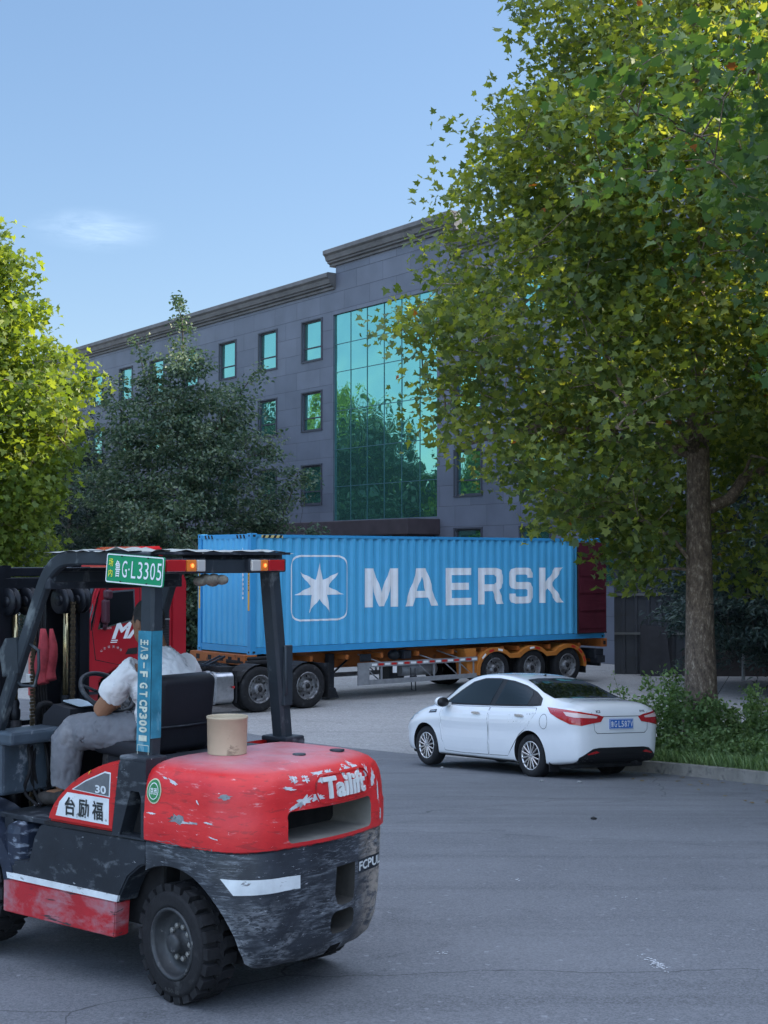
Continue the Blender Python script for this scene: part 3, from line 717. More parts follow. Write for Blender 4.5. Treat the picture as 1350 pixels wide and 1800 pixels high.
def make_tree(name, label, cat, base, H, z0, env, ncl, lpc, lsize, shape, lmat, bmat, seed, cr=0.42, trunk_r=0.2, limbs=9, spikes=(), group=None, keep=None, trunk_top=0.8, flat=0.6, up=0.8, wob=0.25, inner=0.42, tilt=(0, 0)):
    rng = np.random.default_rng(seed)
    root = thing(name, label, cat, base, 0, group)
    # clusters in the crown's volume
    C = []; tries = 0
    ph = rng.uniform(0, 6.28, 6)
    Rm = max(env(z) for z in np.linspace(z0, H, 40))
    while len(C) < ncl and tries < ncl * 60:
        tries += 1
        z = rng.uniform(z0, H); r_ = env(z)
        if rng.random() > (r_ / Rm) ** 1.6 + 0.03: continue
        az = rng.uniform(0, 2 * math.pi)
        lob = 1 + wob * (0.5 * math.sin(3 * az + ph[0] + z * 0.8) + 0.35 * math.sin(5 * az + ph[1] - z * 1.3) + 0.3 * math.sin(z * 2.3 + ph[2] + 2 * az))
        rad = r_ * lob * rng.random() ** inner
        p = np.array([rad * math.cos(az) + tilt[0] * z, rad * math.sin(az) + tilt[1] * z, z + rng.normal(0, .1)])
        if keep is not None and not keep(p): continue
        C.append(p)
    C = np.array(C)
    # trunk
    b = B(); tp = []
    zt = H * trunk_top; wx, wy = rng.uniform(-1, 1, 2) * 0.12
    for i in range(15):
        t = i / 14; tp.append(np.array([wx * math.sin(t * 5) + tilt[0] * t * zt, wy * math.sin(t * 4 + 1) * 1.0 - wy * math.sin(1) + tilt[1] * t * zt, t * zt]))
    tr = [trunk_r * ((1 - i / 14) ** 0.75 * 0.9 + 0.10) * (1 + 0.38 * math.exp(-i * 0.9)) for i in range(15)]
    b.tube(tp, tr, 14)
    nodes = [(tp[i], tr[i]) for i in range(3, 15) if tp[i][2] > z0 * 0.75]
    P = [n_[0] for n_ in nodes]; Rr = [n_[1] for n_ in nodes]
    def grow(target, r0max, seg=7):
        A = np.array(P); d = np.linalg.norm((A - target) * [1, 1, 1.0], axis=1) + np.maximum(0, A[:, 2] - target[2] + 0.1) * 1.6
        i = int(np.argmin(d)); s = A[i]; r0 = min(Rr[i] * 0.62, r0max); L_ = np.linalg.norm(target - s)
        if L_ < 0.15: return
        pts = []
        sag = rng.normal(0, .06, 3) * L_
        for k in range(seg + 1):
            t = k / seg; q = s + rng.normal(0, .020, 3) * L_ * (0 < k < seg) + (target - s) * t + sag * math.sin(t * math.pi) + np.array([0, 0, 0.10 * L_ * math.sin(t * math.pi)])
            pts.append(q)
        rs = [r0 * (1 - 0.75 * k / seg) + 0.004 for k in range(seg + 1)]
        b.tube(pts, rs, 6 if r0 > 0.03 else 4, False)
        for k in range(2, seg + 1): P.append(pts[k]); Rr.append(rs[k])
    if len(C):
        far = sorted(range(len(C)), key=lambda i: -np.linalg.norm(C[i][:2])); picked = []
        for i in far:
            if all(np.linalg.norm(C[i] - C[j]) > Rm * 0.55 for j in picked): picked.append(i)
            if len(picked) >= limbs: break
        for i in sorted(picked, key=lambda i: C[i][2]): grow(C[i], trunk_r * 0.45, 9)
    ext = []
    for pl in spikes:
        q = spline(pl, 5)
        b.tube(q, [0.05 * (1 - 0.85 * i / (len(q) - 1)) for i in range(len(q))], 5, False)
        for i, c in enumerate(q):
            P.append(np.array(c)); Rr.append(0.02)
            for _ in range(2): ext.append(np.array(c) + rng.normal(0, 0.13 + 0.25 * (1 - i / len(q)), 3))
    order = rng.permutation(len(C))
    for i in order[:min(len(C), 900)]: grow(C[i], 0.035, 4)
    b.done('trunk', bmat, root)
    # leaves
    n = rng.poisson(lpc, len(C)) if len(C) else np.array([], int)
    pos = np.repeat(C, n, axis=0) + np.clip(rng.normal(0, 1, (n.sum(), 3)), -1.7, 1.7) * [cr, cr, cr * flat]
    if ext:
        e = np.array(ext); ne = max(4, int(lpc * 0.35)); pe = np.repeat(e, ne, axis=0) + rng.normal(0, .13, (len(e) * ne, 3)); pos = np.vstack([pos, pe])
    if keep is not None: pos = pos[[keep(q, 0.15) for q in pos]]
    out = pos - np.array([tilt[0], tilt[1], 0]) * pos[:, 2:3]; out = out * [1, 1, 0]; out /= np.linalg.norm(out, axis=1)[:, None] + 1e-6
    size = lsize * rng.uniform(0.55, 1.2, len(pos))
    leaves_mesh('crown', pos, size, shape, lmat, root, rng, up, out)
    return root

def bark_mat(name, c1, c2, c3, sc_=9):
    m = bpy.data.materials.new(name); m.use_nodes = True; nt = m.node_tree; N, L = nt.nodes, nt.links; p = N['Principled BSDF']; p.inputs['Roughness'].default_value = 0.9
    tc = N.new('ShaderNodeTexCoord'); mp = N.new('ShaderNodeMapping'); mp.inputs['Scale'].default_value = (1, 1, 0.45); L.new(tc.outputs['Object'], mp.inputs[0])
    n = N.new('ShaderNodeTexNoise'); n.inputs['Scale'].default_value = sc_; n.inputs['Detail'].default_value = 8; n.inputs['Roughness'].default_value = .7; L.new(mp.outputs[0], n.inputs[0])
    v = N.new('ShaderNodeTexVoronoi'); v.inputs['Scale'].default_value = sc_ * 2.2; L.new(mp.outputs[0], v.inputs[0])
    cr = N.new('ShaderNodeValToRGB'); e = cr.color_ramp.elements; e[0].position = .35; e[0].color = tuple(c1) + (1,); e[1].position = .55; e[1].color = tuple(c2) + (1,); x = e.new(.68); x.color = tuple(c3) + (1,)
    L.new(n.outputs[0], cr.inputs[0]); mx = N.new('ShaderNodeMix'); mx.data_type = 'RGBA'; mx.blend_type = 'MULTIPLY'; mx.inputs['Factor'].default_value = .55
    L.new(cr.outputs[0], mx.inputs[6]); r = N.new('ShaderNodeMapRange'); r.inputs['From Max'].default_value = .5; r.inputs['To Min'].default_value = 1.3; r.inputs['To Max'].default_value = .45
    L.new(v.outputs['Distance'], r.inputs[0]); L.new(r.outputs[0], mx.inputs[7]); L.new(mx.outputs[2], p.inputs[0])
    b = N.new('ShaderNodeBump'); b.inputs['Strength'].default_value = .9; b.inputs['Distance'].default_value = .03; L.new(n.outputs[0], b.inputs['Height']); L.new(b.outputs[0], p.inputs['Normal'])
    return m
m_bark = bark_mat('plane_bark', (0.13, 0.090, 0.070), (0.31, 0.22, 0.165), (0.72, 0.58, 0.46), 17)
m_bark2 = bark_mat('dark_bark', (0.06, 0.055, 0.045), (0.13, 0.11, 0.09), (0.2, 0.18, 0.14))
lm_plane = leaf_mat('plane_leaf', (0.056, 0.095, 0.036), (0.125, 0.172, 0.058), (0.27, 0.31, 0.09), 0.46, (2.4, 2.1, 0.5), 0.012)
lm_near = leaf_mat('near_plane_leaf', (0.038, 0.085, 0.036), (0.080, 0.145, 0.055), (0.18, 0.25, 0.08), 0.42, (1.9, 1.9, 0.6), 0.002)
lm_left = leaf_mat('left_plane_leaf', (0.080, 0.130, 0.030), (0.150, 0.210, 0.045), (0.22, 0.27, 0.06), 0.46, (1.9, 1.8, 0.5), 0.0)
lm_dark = leaf_mat('dark_leaf', (0.040, 0.075, 0.055), (0.080, 0.130, 0.085), (0.17, 0.21, 0.13), 0.30, (1.3, 1.4, 0.8))
lm_fir = leaf_mat('fir_leaf', (0.016, 0.032, 0.030), (0.030, 0.055, 0.048), (0.07, 0.10, 0.08), 0.15, (1.2, 1.3, 0.8))
lm_weed = leaf_mat('weed_leaf', (0.095, 0.160, 0.060), (0.17, 0.26, 0.10), (0.31, 0.40, 0.18), 0.35, (1.4, 1.5, 0.7))

def prof(pts):
    zs_ = [p[0] for p in pts]; rs_ = [p[1] for p in pts]
    return lambda z: float(np.interp(z, zs_, rs_, left=0, right=0))

# the big plane tree on the verge (local z counts from the verge at about -1.1)
g0 = zg(24.0) + 0.13
def keep_main(p, m=0.0):
    if p[1] < 0.3 and abs(p[0] + 0.1) < 0.75 and p[2] < 5.0: return False     # the bole stays clear towards the road
    return True
make_tree('plane_tree', 'large plane tree with mottled bark on the grass verge behind the white sedan', 'tree', (5.33, 24.0, g0), 16.5, 2.9,
          prof([(2.7, 1.2), (3.6, 2.4), (4.5, 3.6), (5.4, 4.4), (6.5, 4.5), (8, 4.5), (9.2, 4.6), (9.8, 4.1), (11.2, 3.3), (12.4, 2.8), (14, 2.4), (16, 1.0)]),
          1300, 56, 0.135, LEAF_PLANE, lm_plane, m_bark, 5, 0.36, 0.25, 16, keep=keep_main, wob=0.22, trunk_top=0.85)
# nearer plane tree whose crown hangs in at the right edge
make_tree('plane_tree', 'nearer plane tree whose large leaves hang in at the upper right edge', 'tree', (7.75, 15.2, zg(15.2) + .13), 12.0, 3.4,
          prof([(3.4, 1.5), (4.6, 3.2), (6.0, 4.3), (7.5, 4.6), (9, 4.0), (10.5, 2.8), (12, .8)]), 720, 42, 0.145, LEAF_PLANE, lm_near, m_bark, 9, 0.40, 0.21, 10)
# sunlit plane tree on the left
make_tree('plane_tree', 'sunlit yellow-green plane tree at the left edge', 'tree', (-12.4, 42.0, -1.3), 14.2, 2.6,
          prof([(2.2, 1.7), (4, 2.4), (6, 3.0), (7.5, 3.5), (8.6, 3.5), (10, 2.4), (11.5, 1.5), (12.8, 1.2), (13.8, .6)]), 700, 46, 0.20, LEAF_PLANE, lm_left, m_bark, 21, 0.42, 0.2, 10, wob=0.2)
# darker trees in front of the building
make_tree('broadleaf_tree', 'dark green tree with spiky leader shoots in front of the grey building', 'tree', (-7.1, 50.0, -1.3), 11.0, 0.3,
          prof([(0.3, 2.7), (1.6, 3.3), (3.5, 3.7), (5.5, 3.5), (7, 3.0), (8.5, 2.6), (9.6, 1.6), (10.8, .6)]), 1150, 56, 0.155, LEAF_SIMPLE, lm_dark, m_bark2, 33, 0.34, 0.19, 12,
          spikes=[[(0.1, 0, 8.5), (0.0, 0, 10.5), (-0.05, 0, 12.0), (-0.35, 0, 12.7)], [(-0.8, 0, 8.2), (-1.3, 0, 9.8), (-1.6, 0, 11.2)], [(1.0, 0, 7.8), (1.9, 0, 9.2), (2.6, 0, 10.2)],
                  [(1.5, 0, 6.2), (2.6, -.2, 7.2), (3.2, 0, 7.6)], [(2.8, 0, 3.5), (3.6, 0, 5.2), (4.1, 0, 6.7)], [(3.0, 0, 2.5), (4.2, 0, 3.9), (4.7, 0, 4.6)], [(-1.5, 0, 7.5), (-2.3, 0, 9.0), (-2.7, 0, 9.6)]],
          flat=0.30, wob=0.42)
make_tree('fir_tree', 'very dark conifer behind the sunlit left plane tree', 'tree', (-11.6, 52.5, -1.3), 10.0, 0.8,
          prof([(0.6, 3.6), (3, 3.5), (5.5, 2.8), (8, 1.5), (10, .3)]), 520, 60, 0.22, LEAF_NARROW, lm_fir, m_bark2, 35, 0.38, 0.17, 8, flat=0.3, up=1.4)
make_tree('fir_tree', 'low dark conifer between the spiky tree and the building wall', 'tree', (-5.6, 54.5, -1.3), 6.2, 0.5,
          prof([(0.5, 2.8), (3, 2.4), (5, 1.3), (6.2, .3)]), 240, 60, 0.2, LEAF_NARROW, lm_fir, m_bark2, 36, 0.38, 0.14, 6, flat=0.3, up=1.4)
# dark greenery behind the big trunk
make_tree('fir_tree', 'dark drooping conifer behind the big trunk beside the shed', 'tree', (11.0, 38.5, -1.3), 8.8, 0.7,
          prof([(0.6, 2.4), (2.0, 3.6), (4.5, 3.3), (7, 2.2), (8.8, .5)]), 900, 80, 0.24, LEAF_NARROW, lm_fir, m_bark2, 41, 0.36, 0.16, 9, flat=0.3, up=1.2)
make_tree('broadleaf_tree', 'dark leafy tree at the right edge behind the verge', 'tree', (12.4, 33.5, -1.3), 10.5, 1.0,
          prof([(0.8, 1.8), (3, 3.0), (6, 3.4), (8.5, 2.4), (10.5, .5)]), 600, 55, 0.19, LEAF_SIMPLE, lm_dark, m_bark2, 43, 0.4, 0.17, 9)
make_tree('plane_tree', 'distant sunlit plane tree glimpsed through the crown at the right edge', 'tree', (17.2, 56.0, -1.3), 17.0, 3.5,
          prof([(3, 2), (6, 5), (10, 6.0), (14, 4.5), (17, 1)]), 520, 34, 0.30, LEAF_PLANE, lm_left, m_bark, 47, 0.5, 0.2, 9)
# trees left of the frame, seen in the mirror glass
for i, (x, y, h, lb) in enumerate([(-17.5, 66.0, 12.0, 'plane tree mirrored in the teal glass, nearest to the facade'), (-24.0, 70.5, 14.0, 'tall plane tree mirrored in the middle of the teal glass'), (-18.5, 59.5, 9.5, 'shorter plane tree mirrored in the lower teal glass'), (-18.5, 73.5, 13.0, 'plane tree mirrored in the windows left of the teal glass'), (-28.0, 80.0, 14.5, 'farthest plane tree mirrored in the left windows')]):
    make_tree('plane_tree', lb, 'tree', (x, y, -1.3), h, 1.5, prof([(1.5, 2.5), (h * .4, 4.2), (h * .7, 3.4), (h, .6)]), 520, 42, 0.32, LEAF_DIA, lm_dark if i in (0, 3, 4) else lm_left, m_bark, 60 + i, 0.5, 0.2, 8)

for i, (x, y, lb) in enumerate([(-24, 3, 'low dark tree far left of the road, out of frame, nearest the camera'), (-25, 13, 'low dark tree left of the road, out of frame, mirrored in the car windows'), (-23, 24, 'low dark tree left of the yard, out of frame')]):
    make_tree('broadleaf_tree', lb, 'tree', (x, y, zg(y)), 8.5, 0.5, prof([(0.5, 3.0), (3, 4.6), (6, 3.6), (8.5, .6)]), 260, 40, 0.34, LEAF_DIA, lm_dark, m_bark2, 160 + i, 0.5, 0.2, 8)
# verge undergrowth -------------------------------------------------
def in_poly(x, y, P):
    c = False
    for i in range(len(P)):
        x1, y1 = P[i]; x2, y2 = P[i - 1]
        if (y1 > y) != (y2 > y) and x < (x2 - x1) * (y - y1) / (y2 - y1) + x1: c = not c
    return c
VP = inset(KL, 0.22) + [(60, 31), (60, -3)]
rng = np.random.default_rng(77)
def blades(n, xr, yr, h, w, name, label, mt, test=None):
    V, F, rn = [], [], []; k = 0
    while k < n:
        x, y = rng.uniform(*xr), rng.uniform(*yr)
        if not in_poly(x, y, VP) or (test and not test(x, y)): continue
        k += 1; z = zg(y) + 0.14; hh = h * rng.uniform(.4, 1.2); a = rng.uniform(0, 6.28); lean = rng.uniform(.1, .7) * hh; ww = w * rng.uniform(.6, 1.3)
        dx, dy = math.cos(a), math.sin(a); i = len(V)
        V += [(x - dy * ww, y + dx * ww, z), (x + dy * ww, y - dx * ww, z), (x + dx * lean * .5 + dy * ww * .7, y + dy * lean * .5 - dx * ww * .7, z + hh * .7), (x + dx * lean, y + dy * lean, z + hh)]
        F.append((i, i + 1, i + 2, i + 3)); rn.append(rng.random())
    return T(npmesh(name, V, F, mt, None, rnd=rn), label, 'grass', kind='stuff')
blades(70000, (2.6, 9.5), (15, 26.5), 0.17, 0.005, 'grass', 'short green grass covering the verge along the kerb', lm_weed)
def weed_patch(name, label, cat, cx, cy, rx, ry, h, n, ls, shape, seed, mt=None, kind=None):
    r2 = np.random.default_rng(seed); root = thing(name, label, cat, (cx, cy, zg(cy) + 0.14)); P_ = []
    b = B()
    st = max(6, int(rx * ry * 22))
    for _ in range(st):
        a = r2.uniform(0, 6.28); q = r2.random() ** .5; x, y = rx * q * math.cos(a), ry * q * math.sin(a); hh = h * r2.uniform(.45, 1.0) * (1.15 - .5 * q); lx, ly = r2.normal(0, .18, 2) * hh
        pts = [(x, y, 0), (x + lx * .4, y + ly * .4, hh * .5), (x + lx, y + ly, hh)]; b.tube(pts, [.006, .005, .002], 3, False)
        m = int(n / st)
        t = r2.random(m) ** .7
        P_.append(np.column_stack([x + lx * t, y + ly * t, hh * t + .03]) + r2.normal(0, .075, (m, 3)) * [1, 1, .6])
    b.done('stem', mat('weed_stem', (0.10, 0.13, 0.05), .8), root)
    P_ = np.vstack(P_); P_[:, 2] = np.maximum(P_[:, 2], .02)
    leaves_mesh('foliage', P_, ls * r2.uniform(.5, 1.2, len(P_)), shape, mt or lm_weed, root, r2, 0.7)
    return root
WP = [(3.55, 22.75, .65, .5, .55, 1500, .075, LEAF_SIMPLE, 'leafy weeds at the kerb corner hidden behind the white sedan'),
      (4.55, 23.0, .85, .8, 1.25, 3600, .085, LEAF_SIMPLE, 'tall weeds between the white sedan and the big trunk'),
      (5.0, 21.9, .7, .6, .55, 1900, .075, LEAF_SIMPLE, 'low weeds in front of the big trunk, left of its foot'),
      (6.1, 21.6, .8, .8, .60, 2200, .075, LEAF_SIMPLE, 'low weeds in front of the trunk to its right'),
      (6.3, 23.4, .8, .7, 1.0, 2900, .085, LEAF_SIMPLE, 'tall weeds just right of the big trunk'),
      (7.2, 22.0, .9, .9, 1.15, 3800, .085, LEAF_SIMPLE, 'tallest weeds at the right edge of the verge'),
      (4.9, 25.2, 1.0, .7, 1.35, 3000, .085, LEAF_SIMPLE, 'tall weeds behind the sedan boot at the far side of the verge'),
      (6.9, 25.0, 1.1, .8, 1.15, 3200, .085, LEAF_SIMPLE, 'weeds behind the big trunk at the far edge of the verge'),
      (5.9, 19.6, .7, .8, .35, 1700, .065, LEAF_SIMPLE, 'short weeds near the kerb at the right edge'),
      (7.0, 19.4, .8, .9, .55, 2000, .075, LEAF_SIMPLE, 'broad weeds behind the kerb at the lower right edge')]
WP += [(4.75, 20.9, .45, .5, .38, 1100, .06, LEAF_SIMPLE, 'small weeds at the kerb edge just right of the sedan bumper'), (5.45, 20.3, .6, .45, .42, 1500, .065, LEAF_SIMPLE, 'ragged weeds at the kerb edge in front of the big trunk'), (6.6, 18.3, .8, .7, .40, 1700, .065, LEAF_SIMPLE, 'nearest low weeds at the lower right kerb corner')]
for i, (x, y, a, c, h, n, ls, shp, lb) in enumerate(WP): weed_patch('weed_clump', lb, 'weeds', x, y, a, c, h, n, ls, shp, 100 + i)
weed_patch('shrub', 'climbing shrub rising at the right edge behind the verge', 'shrub', 8.6, 24.4, 1.1, 1.0, 2.4, 5200, .10, LEAF_SIMPLE, 131, lm_dark)
weed_patch('weed_stalk', 'single tall weed stalk standing up behind the sedan boot', 'weeds', 4.05, 23.3, .10, .10, 1.45, 90, .05, LEAF_SIMPLE, 133)
b = B(); b.ball((0, 0, .05), .10, (1.2, .8, .7), 10)
for v in b.bm.verts: v.co += Vector((random.Random(hash(v.index)).uniform(-1, 1), 0.3, 0.2)) * 0.015
o = b.done('litter_bag', mat('litter_white', (.5, .52, .5), .6), None); o.location = (6.05, 20.55, zg(20.5) + .14); T(o, 'crumpled pale plastic bag lying in the verge grass', 'litter')
# wire tied round the trunk
b = B(); b.tube([(0.215 * math.cos(a), 0.215 * math.sin(a), 0.03 * math.cos(a * 1 + 2)) for a in np.linspace(0, 6.28, 20)], 0.008, 5, False)
b.tube([(0.215, 0, 0), (.42, .1, -.25), (.55, .2, -.75), (.5, .2, -1.2), (.25, .1, -1.55)], .005, 5)
o = b.done('wire', mat('dark_wire', (.02, .02, .02), .6), None); o.location = (5.36, 24.0, 1.45); T(o, 'dark wire tied round the big trunk with its loose end hanging', 'wire')
# ================================================================== CONTAINER, TRAILER, TRACTOR
YAW = R(38.25)
CO = (-3.168, 33.865, -0.05)
m_blue = mat('container_blue', (0.085, 0.410, 0.680), 0.45, 0, 0.05, 1.2, wear=[((0.04, 0.24, 0.50), 3.0, 0.62, 0.25, (1, 1, .15), 0.55)])
m_blue2 = mat('container_blue_rail', (0.045, 0.30, 0.58), 0.45, 0, 0.08, 2)
m_maroon = mat('maroon_paint', (0.085, 0.014, 0.024), 0.5, 0, 0.2, 1.5)
m_letter = mat('letter_white', (0.84, 0.85, 0.88), 0.5, 0, 0.08, 2)
m_yellow = mat('yellow_mark', (0.72, 0.42, 0.06), 0.5)
m_orange = mat('chassis_orange', (0.34, 0.10, 0.022), 0.55, 0, 0.2, 2, 0.1, wear=[((0.10, 0.05, 0.03), 4, 0.56, 0.15, (1, 1, 1), 0.8)])
m_amber = mat('fender_amber', (0.46, 0.16, 0.03), 0.5, 0, 0.15, 2, wear=[((0.16, 0.10, 0.06), 5, 0.60, 0.12, (1, 1, 1), 0.8)])
m_galv = mat('galvanised', (0.33, 0.34, 0.36), 0.5, 0.5, 0.2, 5)
m_redpaint = mat('cab_red', (0.36, 0.012, 0.022), 0.3, 0, 0.08, 1.5, coat=0.6)
m_refred = mat('reflector_red', (0.50, 0.02, 0.02), 0.4)
m_truckglass = mat('dark_glass', (0.006, 0.007, 0.009), 0.06, 0, spec=0.6)

ct = thing('shipping_container', 'long light blue corrugated shipping container with white star and MAERSK lettering', 'container', CO, YAW)
CL, CWD, CH = 12.192, 2.438, 2.896
def corr(x):
    """outward-in depth of the corrugation at distance x along the side"""
    p = 0.278; t = (x % p) / p
    if t < .25: return 0.0
    if t < .47: return 0.046 * (t - .25) / .22
    if t < .75: return 0.046
    if t < .97: return 0.046 * (1 - (t - .75) / .22)
    return 0.0
xs = [0.16]
k = 0
while True:
    base = k * 0.278; k += 1
    for t in (.0, .25, .47, .75, .97):
        x = base + t * 0.278
        if 0.16 < x < CL - 0.16: xs.append(x)
    if base > CL: break
xs.append(CL - .16)
b = B()
b.loft([[(x, 0.012 + corr(x), 0.17) for x in xs], [(x, 0.012 + corr(x), CH - .09) for x in xs]], False, False, False)
b.loft([[(x, CWD - 0.012 - corr(x), 0.17) for x in xs], [(x, CWD - 0.012 - corr(x), CH - .09) for x in xs]], False, False, False)
b.done('side_wall', m_blue, ct, fix=False)
b = B(); ys = []; y = 0.15
while y < CWD - .17: ys += [(y, 0), (y + .07, 0), (y + .11, .035), (y + .18, .035), (y + .22, 0)]; y += .25
ys.append((CWD - .15, 0))
b.loft([[(0.015 + d, q, 0.2) for q, d in ys], [(0.015 + d, q, CH - .12) for q, d in ys]], False, False, False)
b.done('end_wall', m_blue, ct, fix=False)
b = B(); n = 60; b.loft([[(0.1 + (CL - .2) * i / 240, 0.06, CH - .03 - (0.018 if i % 4 in (1, 2) else 0)) for i in range(241)], [(0.1 + (CL - .2) * i / 240, CWD - .06, CH - .03 - (0.018 if i % 4 in (1, 2) else 0)) for i in range(241)]], False, False, False)
b.box((CL / 2, CWD / 2, 0.14), (CL - .2, CWD - .15, .05)); b.done('roof', m_blue2, ct, fix=False)
b = B()
for y in (0.04, CWD - .04):
    b.box((CL / 2, y, 0.085), (CL - .3, .06, .15)); b.box((CL / 2, y, CH - .06), (CL - .3, .07, .07))
for x in (0.075, CL - .09):
    for y in (0.075, CWD - .075): b.box((x, y, CH / 2), (0.15, .148, CH - .22), bev=.008)
    b.box((x, CWD / 2, .11), (.12, CWD - .3, .16)); b.box((x, CWD / 2, CH - .07), (.12, CWD - .3, .11))
b.done('frame', m_blue2, ct)
# corner castings with their oval holes
cast = B()
for x in (0.0, CL - .178):
    for y in (0.0, CWD - .162):
        for z in (0.0, CH - .118): cast.box((x + .087 if x < 1 else x + .091, y + .081, z + .059), (.184, .166, .122), bev=.006)
co_ = cast.done('corner_casting', m_blue2, ct)
hb = B()
for x in (0.09, CL - .09):
    for z in (.059, CH - .059): hb.prism(rrect(.08, .05, .024, (x, z)), (0, 0, 0), (1, 0, 0), (0, 0, 1), (0, -.004, 0)); 
for y in (.08, CWD - .08):
    for z in (.059, CH - .059): hb.prism(rrect(.06, .05, .024, (y, z)), (-0.002, 0, 0), (0, 1, 0), (0, 0, 1), (-.004, 0, 0))
hb.bm.transform(Matrix.Translation((0, -0.0035, 0)))
hb.done('casting_hole', m_dark, co_)
# open end doors: near leaf swung right round and lying along the side
d = B(); dw, dh = 1.17, CH - .30
dx = CL - dw - .02
d.box((dx + dw / 2, -.075, .17 + dh / 2), (dw, .05, dh), bev=.01)
for i in range(5): d.prism([(0, 0), (dw - .12, 0), (dw - .12, .26), (0, .26)], (dx + .06, -.10, .30 + i * .5), (1, 0, 0), (0, 0, 1), (0, -.02, 0), .008)
dr = d.done('door', m_maroon, ct)
g = B(); g.box((dx + dw / 2, -.085, .165), (dw + .02, .03, .03)); g.box((dx - .005, -.085, .17 + dh / 2), (.03, .035, dh)); g.done('gasket', m_dark, dr)
d = B(); d.box((CL - .35, CWD + .07, .17 + dh / 2), (dw, .05, dh), bev=.01); d.done('door', m_maroon, ct)
# markings -------------------------------------------------------
CF = lambda x, z: (x, 0.012 + corr(x) - 0.004, z)
xb = [x for x in xs]
def on_side(name, polys, m, dv=5.0): return decal(name, polys, (0, 0, 0), (1, 0, 0), (0, 0, 1), None, 0, m, ct, xb=xb + [0], dv=dv, fn=CF)
SX, SZ, SW, SH = 2.03, 1.57, 1.74, 1.62
on_side('logo_frame', [rrect(SW, SH, .30, (SX, SZ), 8), rrect(SW - .09, SH - .09, .255, (SX, SZ), 8)], m_letter)
star = []
for k in range(7):
    a = R(90 + k * 360 / 7); star.append((SX + .76 * math.cos(a), SZ - .02 + .66 * math.sin(a)))
    a = R(90 + (k + .5) * 360 / 7); star.append((SX + .275 * math.cos(a), SZ - .02 + .245 * math.sin(a)))
on_side('star_emblem', [star], m_letter)
def L_M(): return [[(0, 0), (0, 1), (.24, 1), (.475, .36), (.71, 1), (.95, 1), (.95, 0), (.75, 0), (.75, .56), (.565, .02), (.385, .02), (.20, .56), (.20, 0)]]
def L_A(): return [[(0, 0), (.36, 1), (.64, 1), (1.0, 0), (.78, 0), (.70, .22), (.30, .22), (.22, 0)], [(.37, .40), (.63, .40), (.50, .78)]]
def L_E(): return [[(0, 0), (0, 1), (.82, 1), (.82, .81), (.21, .81), (.21, .60), (.74, .60), (.74, .41), (.21, .41), (.21, .19), (.82, .19), (.82, 0)]]
def L_R(): return [[(0, 0), (0, 1), (.64, 1), (.80, .93), (.86, .78), (.86, .58), (.80, .46), (.70, .39), (.88, 0), (.65, 0), (.49, .36), (.21, .36), (.21, 0)], [(.21, .55), (.56, .55), (.64, .60), (.64, .75), (.56, .81), (.21, .81)]]
def L_S(): return [[(0, .24), (0, .16), (.08, .04), (.2, 0), (.66, 0), (.78, .04), (.86, .16), (.86, .44), (.78, .56), (.66, .60), (.24, .60), (.21, .63), (.21, .78), (.24, .81), (.62, .81), (.65, .78), (.65, .72), (.86, .72), (.86, .84), (.78, .96), (.66, 1), (.2, 1), (.08, .96), (0, .84), (0, .56), (.08, .44), (.2, .40), (.62, .40), (.65, .37), (.65, .22), (.62, .19), (.24, .19), (.21, .22), (.21, .28), (0, .28)]]
def L_K(): return [[(0, 0), (0, 1), (.21, 1), (.21, .58), (.56, 1), (.84, 1), (.44, .53), (.86, 0), (.60, 0), (.29, .41), (.21, .32), (.21, 0)]]
LX = [3.46, 4.75, 6.12, 7.27, 8.44, 9.61]; LZ, LH = 1.06, 0.985
for nm, f, x, w in zip('MAERSK', (L_M, L_A, L_E, L_R, L_S, L_K), LX, (1.18, 1.13, 1.13, 1.13, 1.09, 1.11)):
    q = f()
    if nm == 'M': w = 1.12
    on_side('letter', [[(x + p[0] * w * .98, LZ + p[1] * LH) for p in l] for l in q], m_letter)
# yellow and black height bands
for x0, s in ((0.30, 1),):
    decal('height_stripe', [[(x0, CH - .105), (x0 + .62, CH - .105), (x0 + .62, CH - .035), (x0, CH - .035)]], (0, 0, 0), (1, 0, 0), (0, 0, 1), None, 0, mat('stripe_yellow', (.6, .5, .2), .5), ct, fn=lambda u, v: (u, 0.001, v), dv=9, du=9)
    for i in range(4): decal('height_stripe', [[(x0 + .02 + i * .16, CH - .105), (x0 + .09 + i * .16, CH - .105), (x0 + .13 + i * .16, CH - .035), (x0 + .06 + i * .16, CH - .035)]], (0, 0, 0), (1, 0, 0), (0, 0, 1), None, 0, m_dark, ct, fn=lambda u, v: (u, -0.002, v), dv=9, du=9)
for y0 in (.27, CWD - .70):
    for i in range(3): decal('height_stripe', [[(y0 + i * .15, CH - .12), (y0 + .07 + i * .15, CH - .12), (y0 + .11 + i * .15, CH - .03), (y0 + .04 + i * .15, CH - .03)]], (0, 0, 0), (0, 1, 0), (0, 0, 1), None, 0, m_dark, ct, fn=lambda u, v: (0.012, u, v), dv=9, du=9)
for y0 in (.05, CWD - .12):
    decal('post_stripe', [[(y0, 1.05), (y0 + .075, 1.05), (y0 + .075, 2.30), (y0, 2.30)]], (0, 0, 0), (0, 1, 0), (0, 0, 1), None, 0, m_yellow, ct, fn=lambda u, v: (-0.004, u, v), dv=9, du=9)
    decal('post_lettering', text_polys('HIGH', w=.55, h=.045, c=(1.8, 0)) , (0, 0, 0), (0, 1, 0), (0, 0, 1), None, 0, m_dark, ct, fn=lambda u, v, y0=y0: (-0.007, y0 + .037 - v, u), dv=9, du=9)
b = B(); b.tube([(0, .36, 1.45), (0, .36, 2.55)], .006, 4); b.done('code_strip', m_white, ct)
b = B()
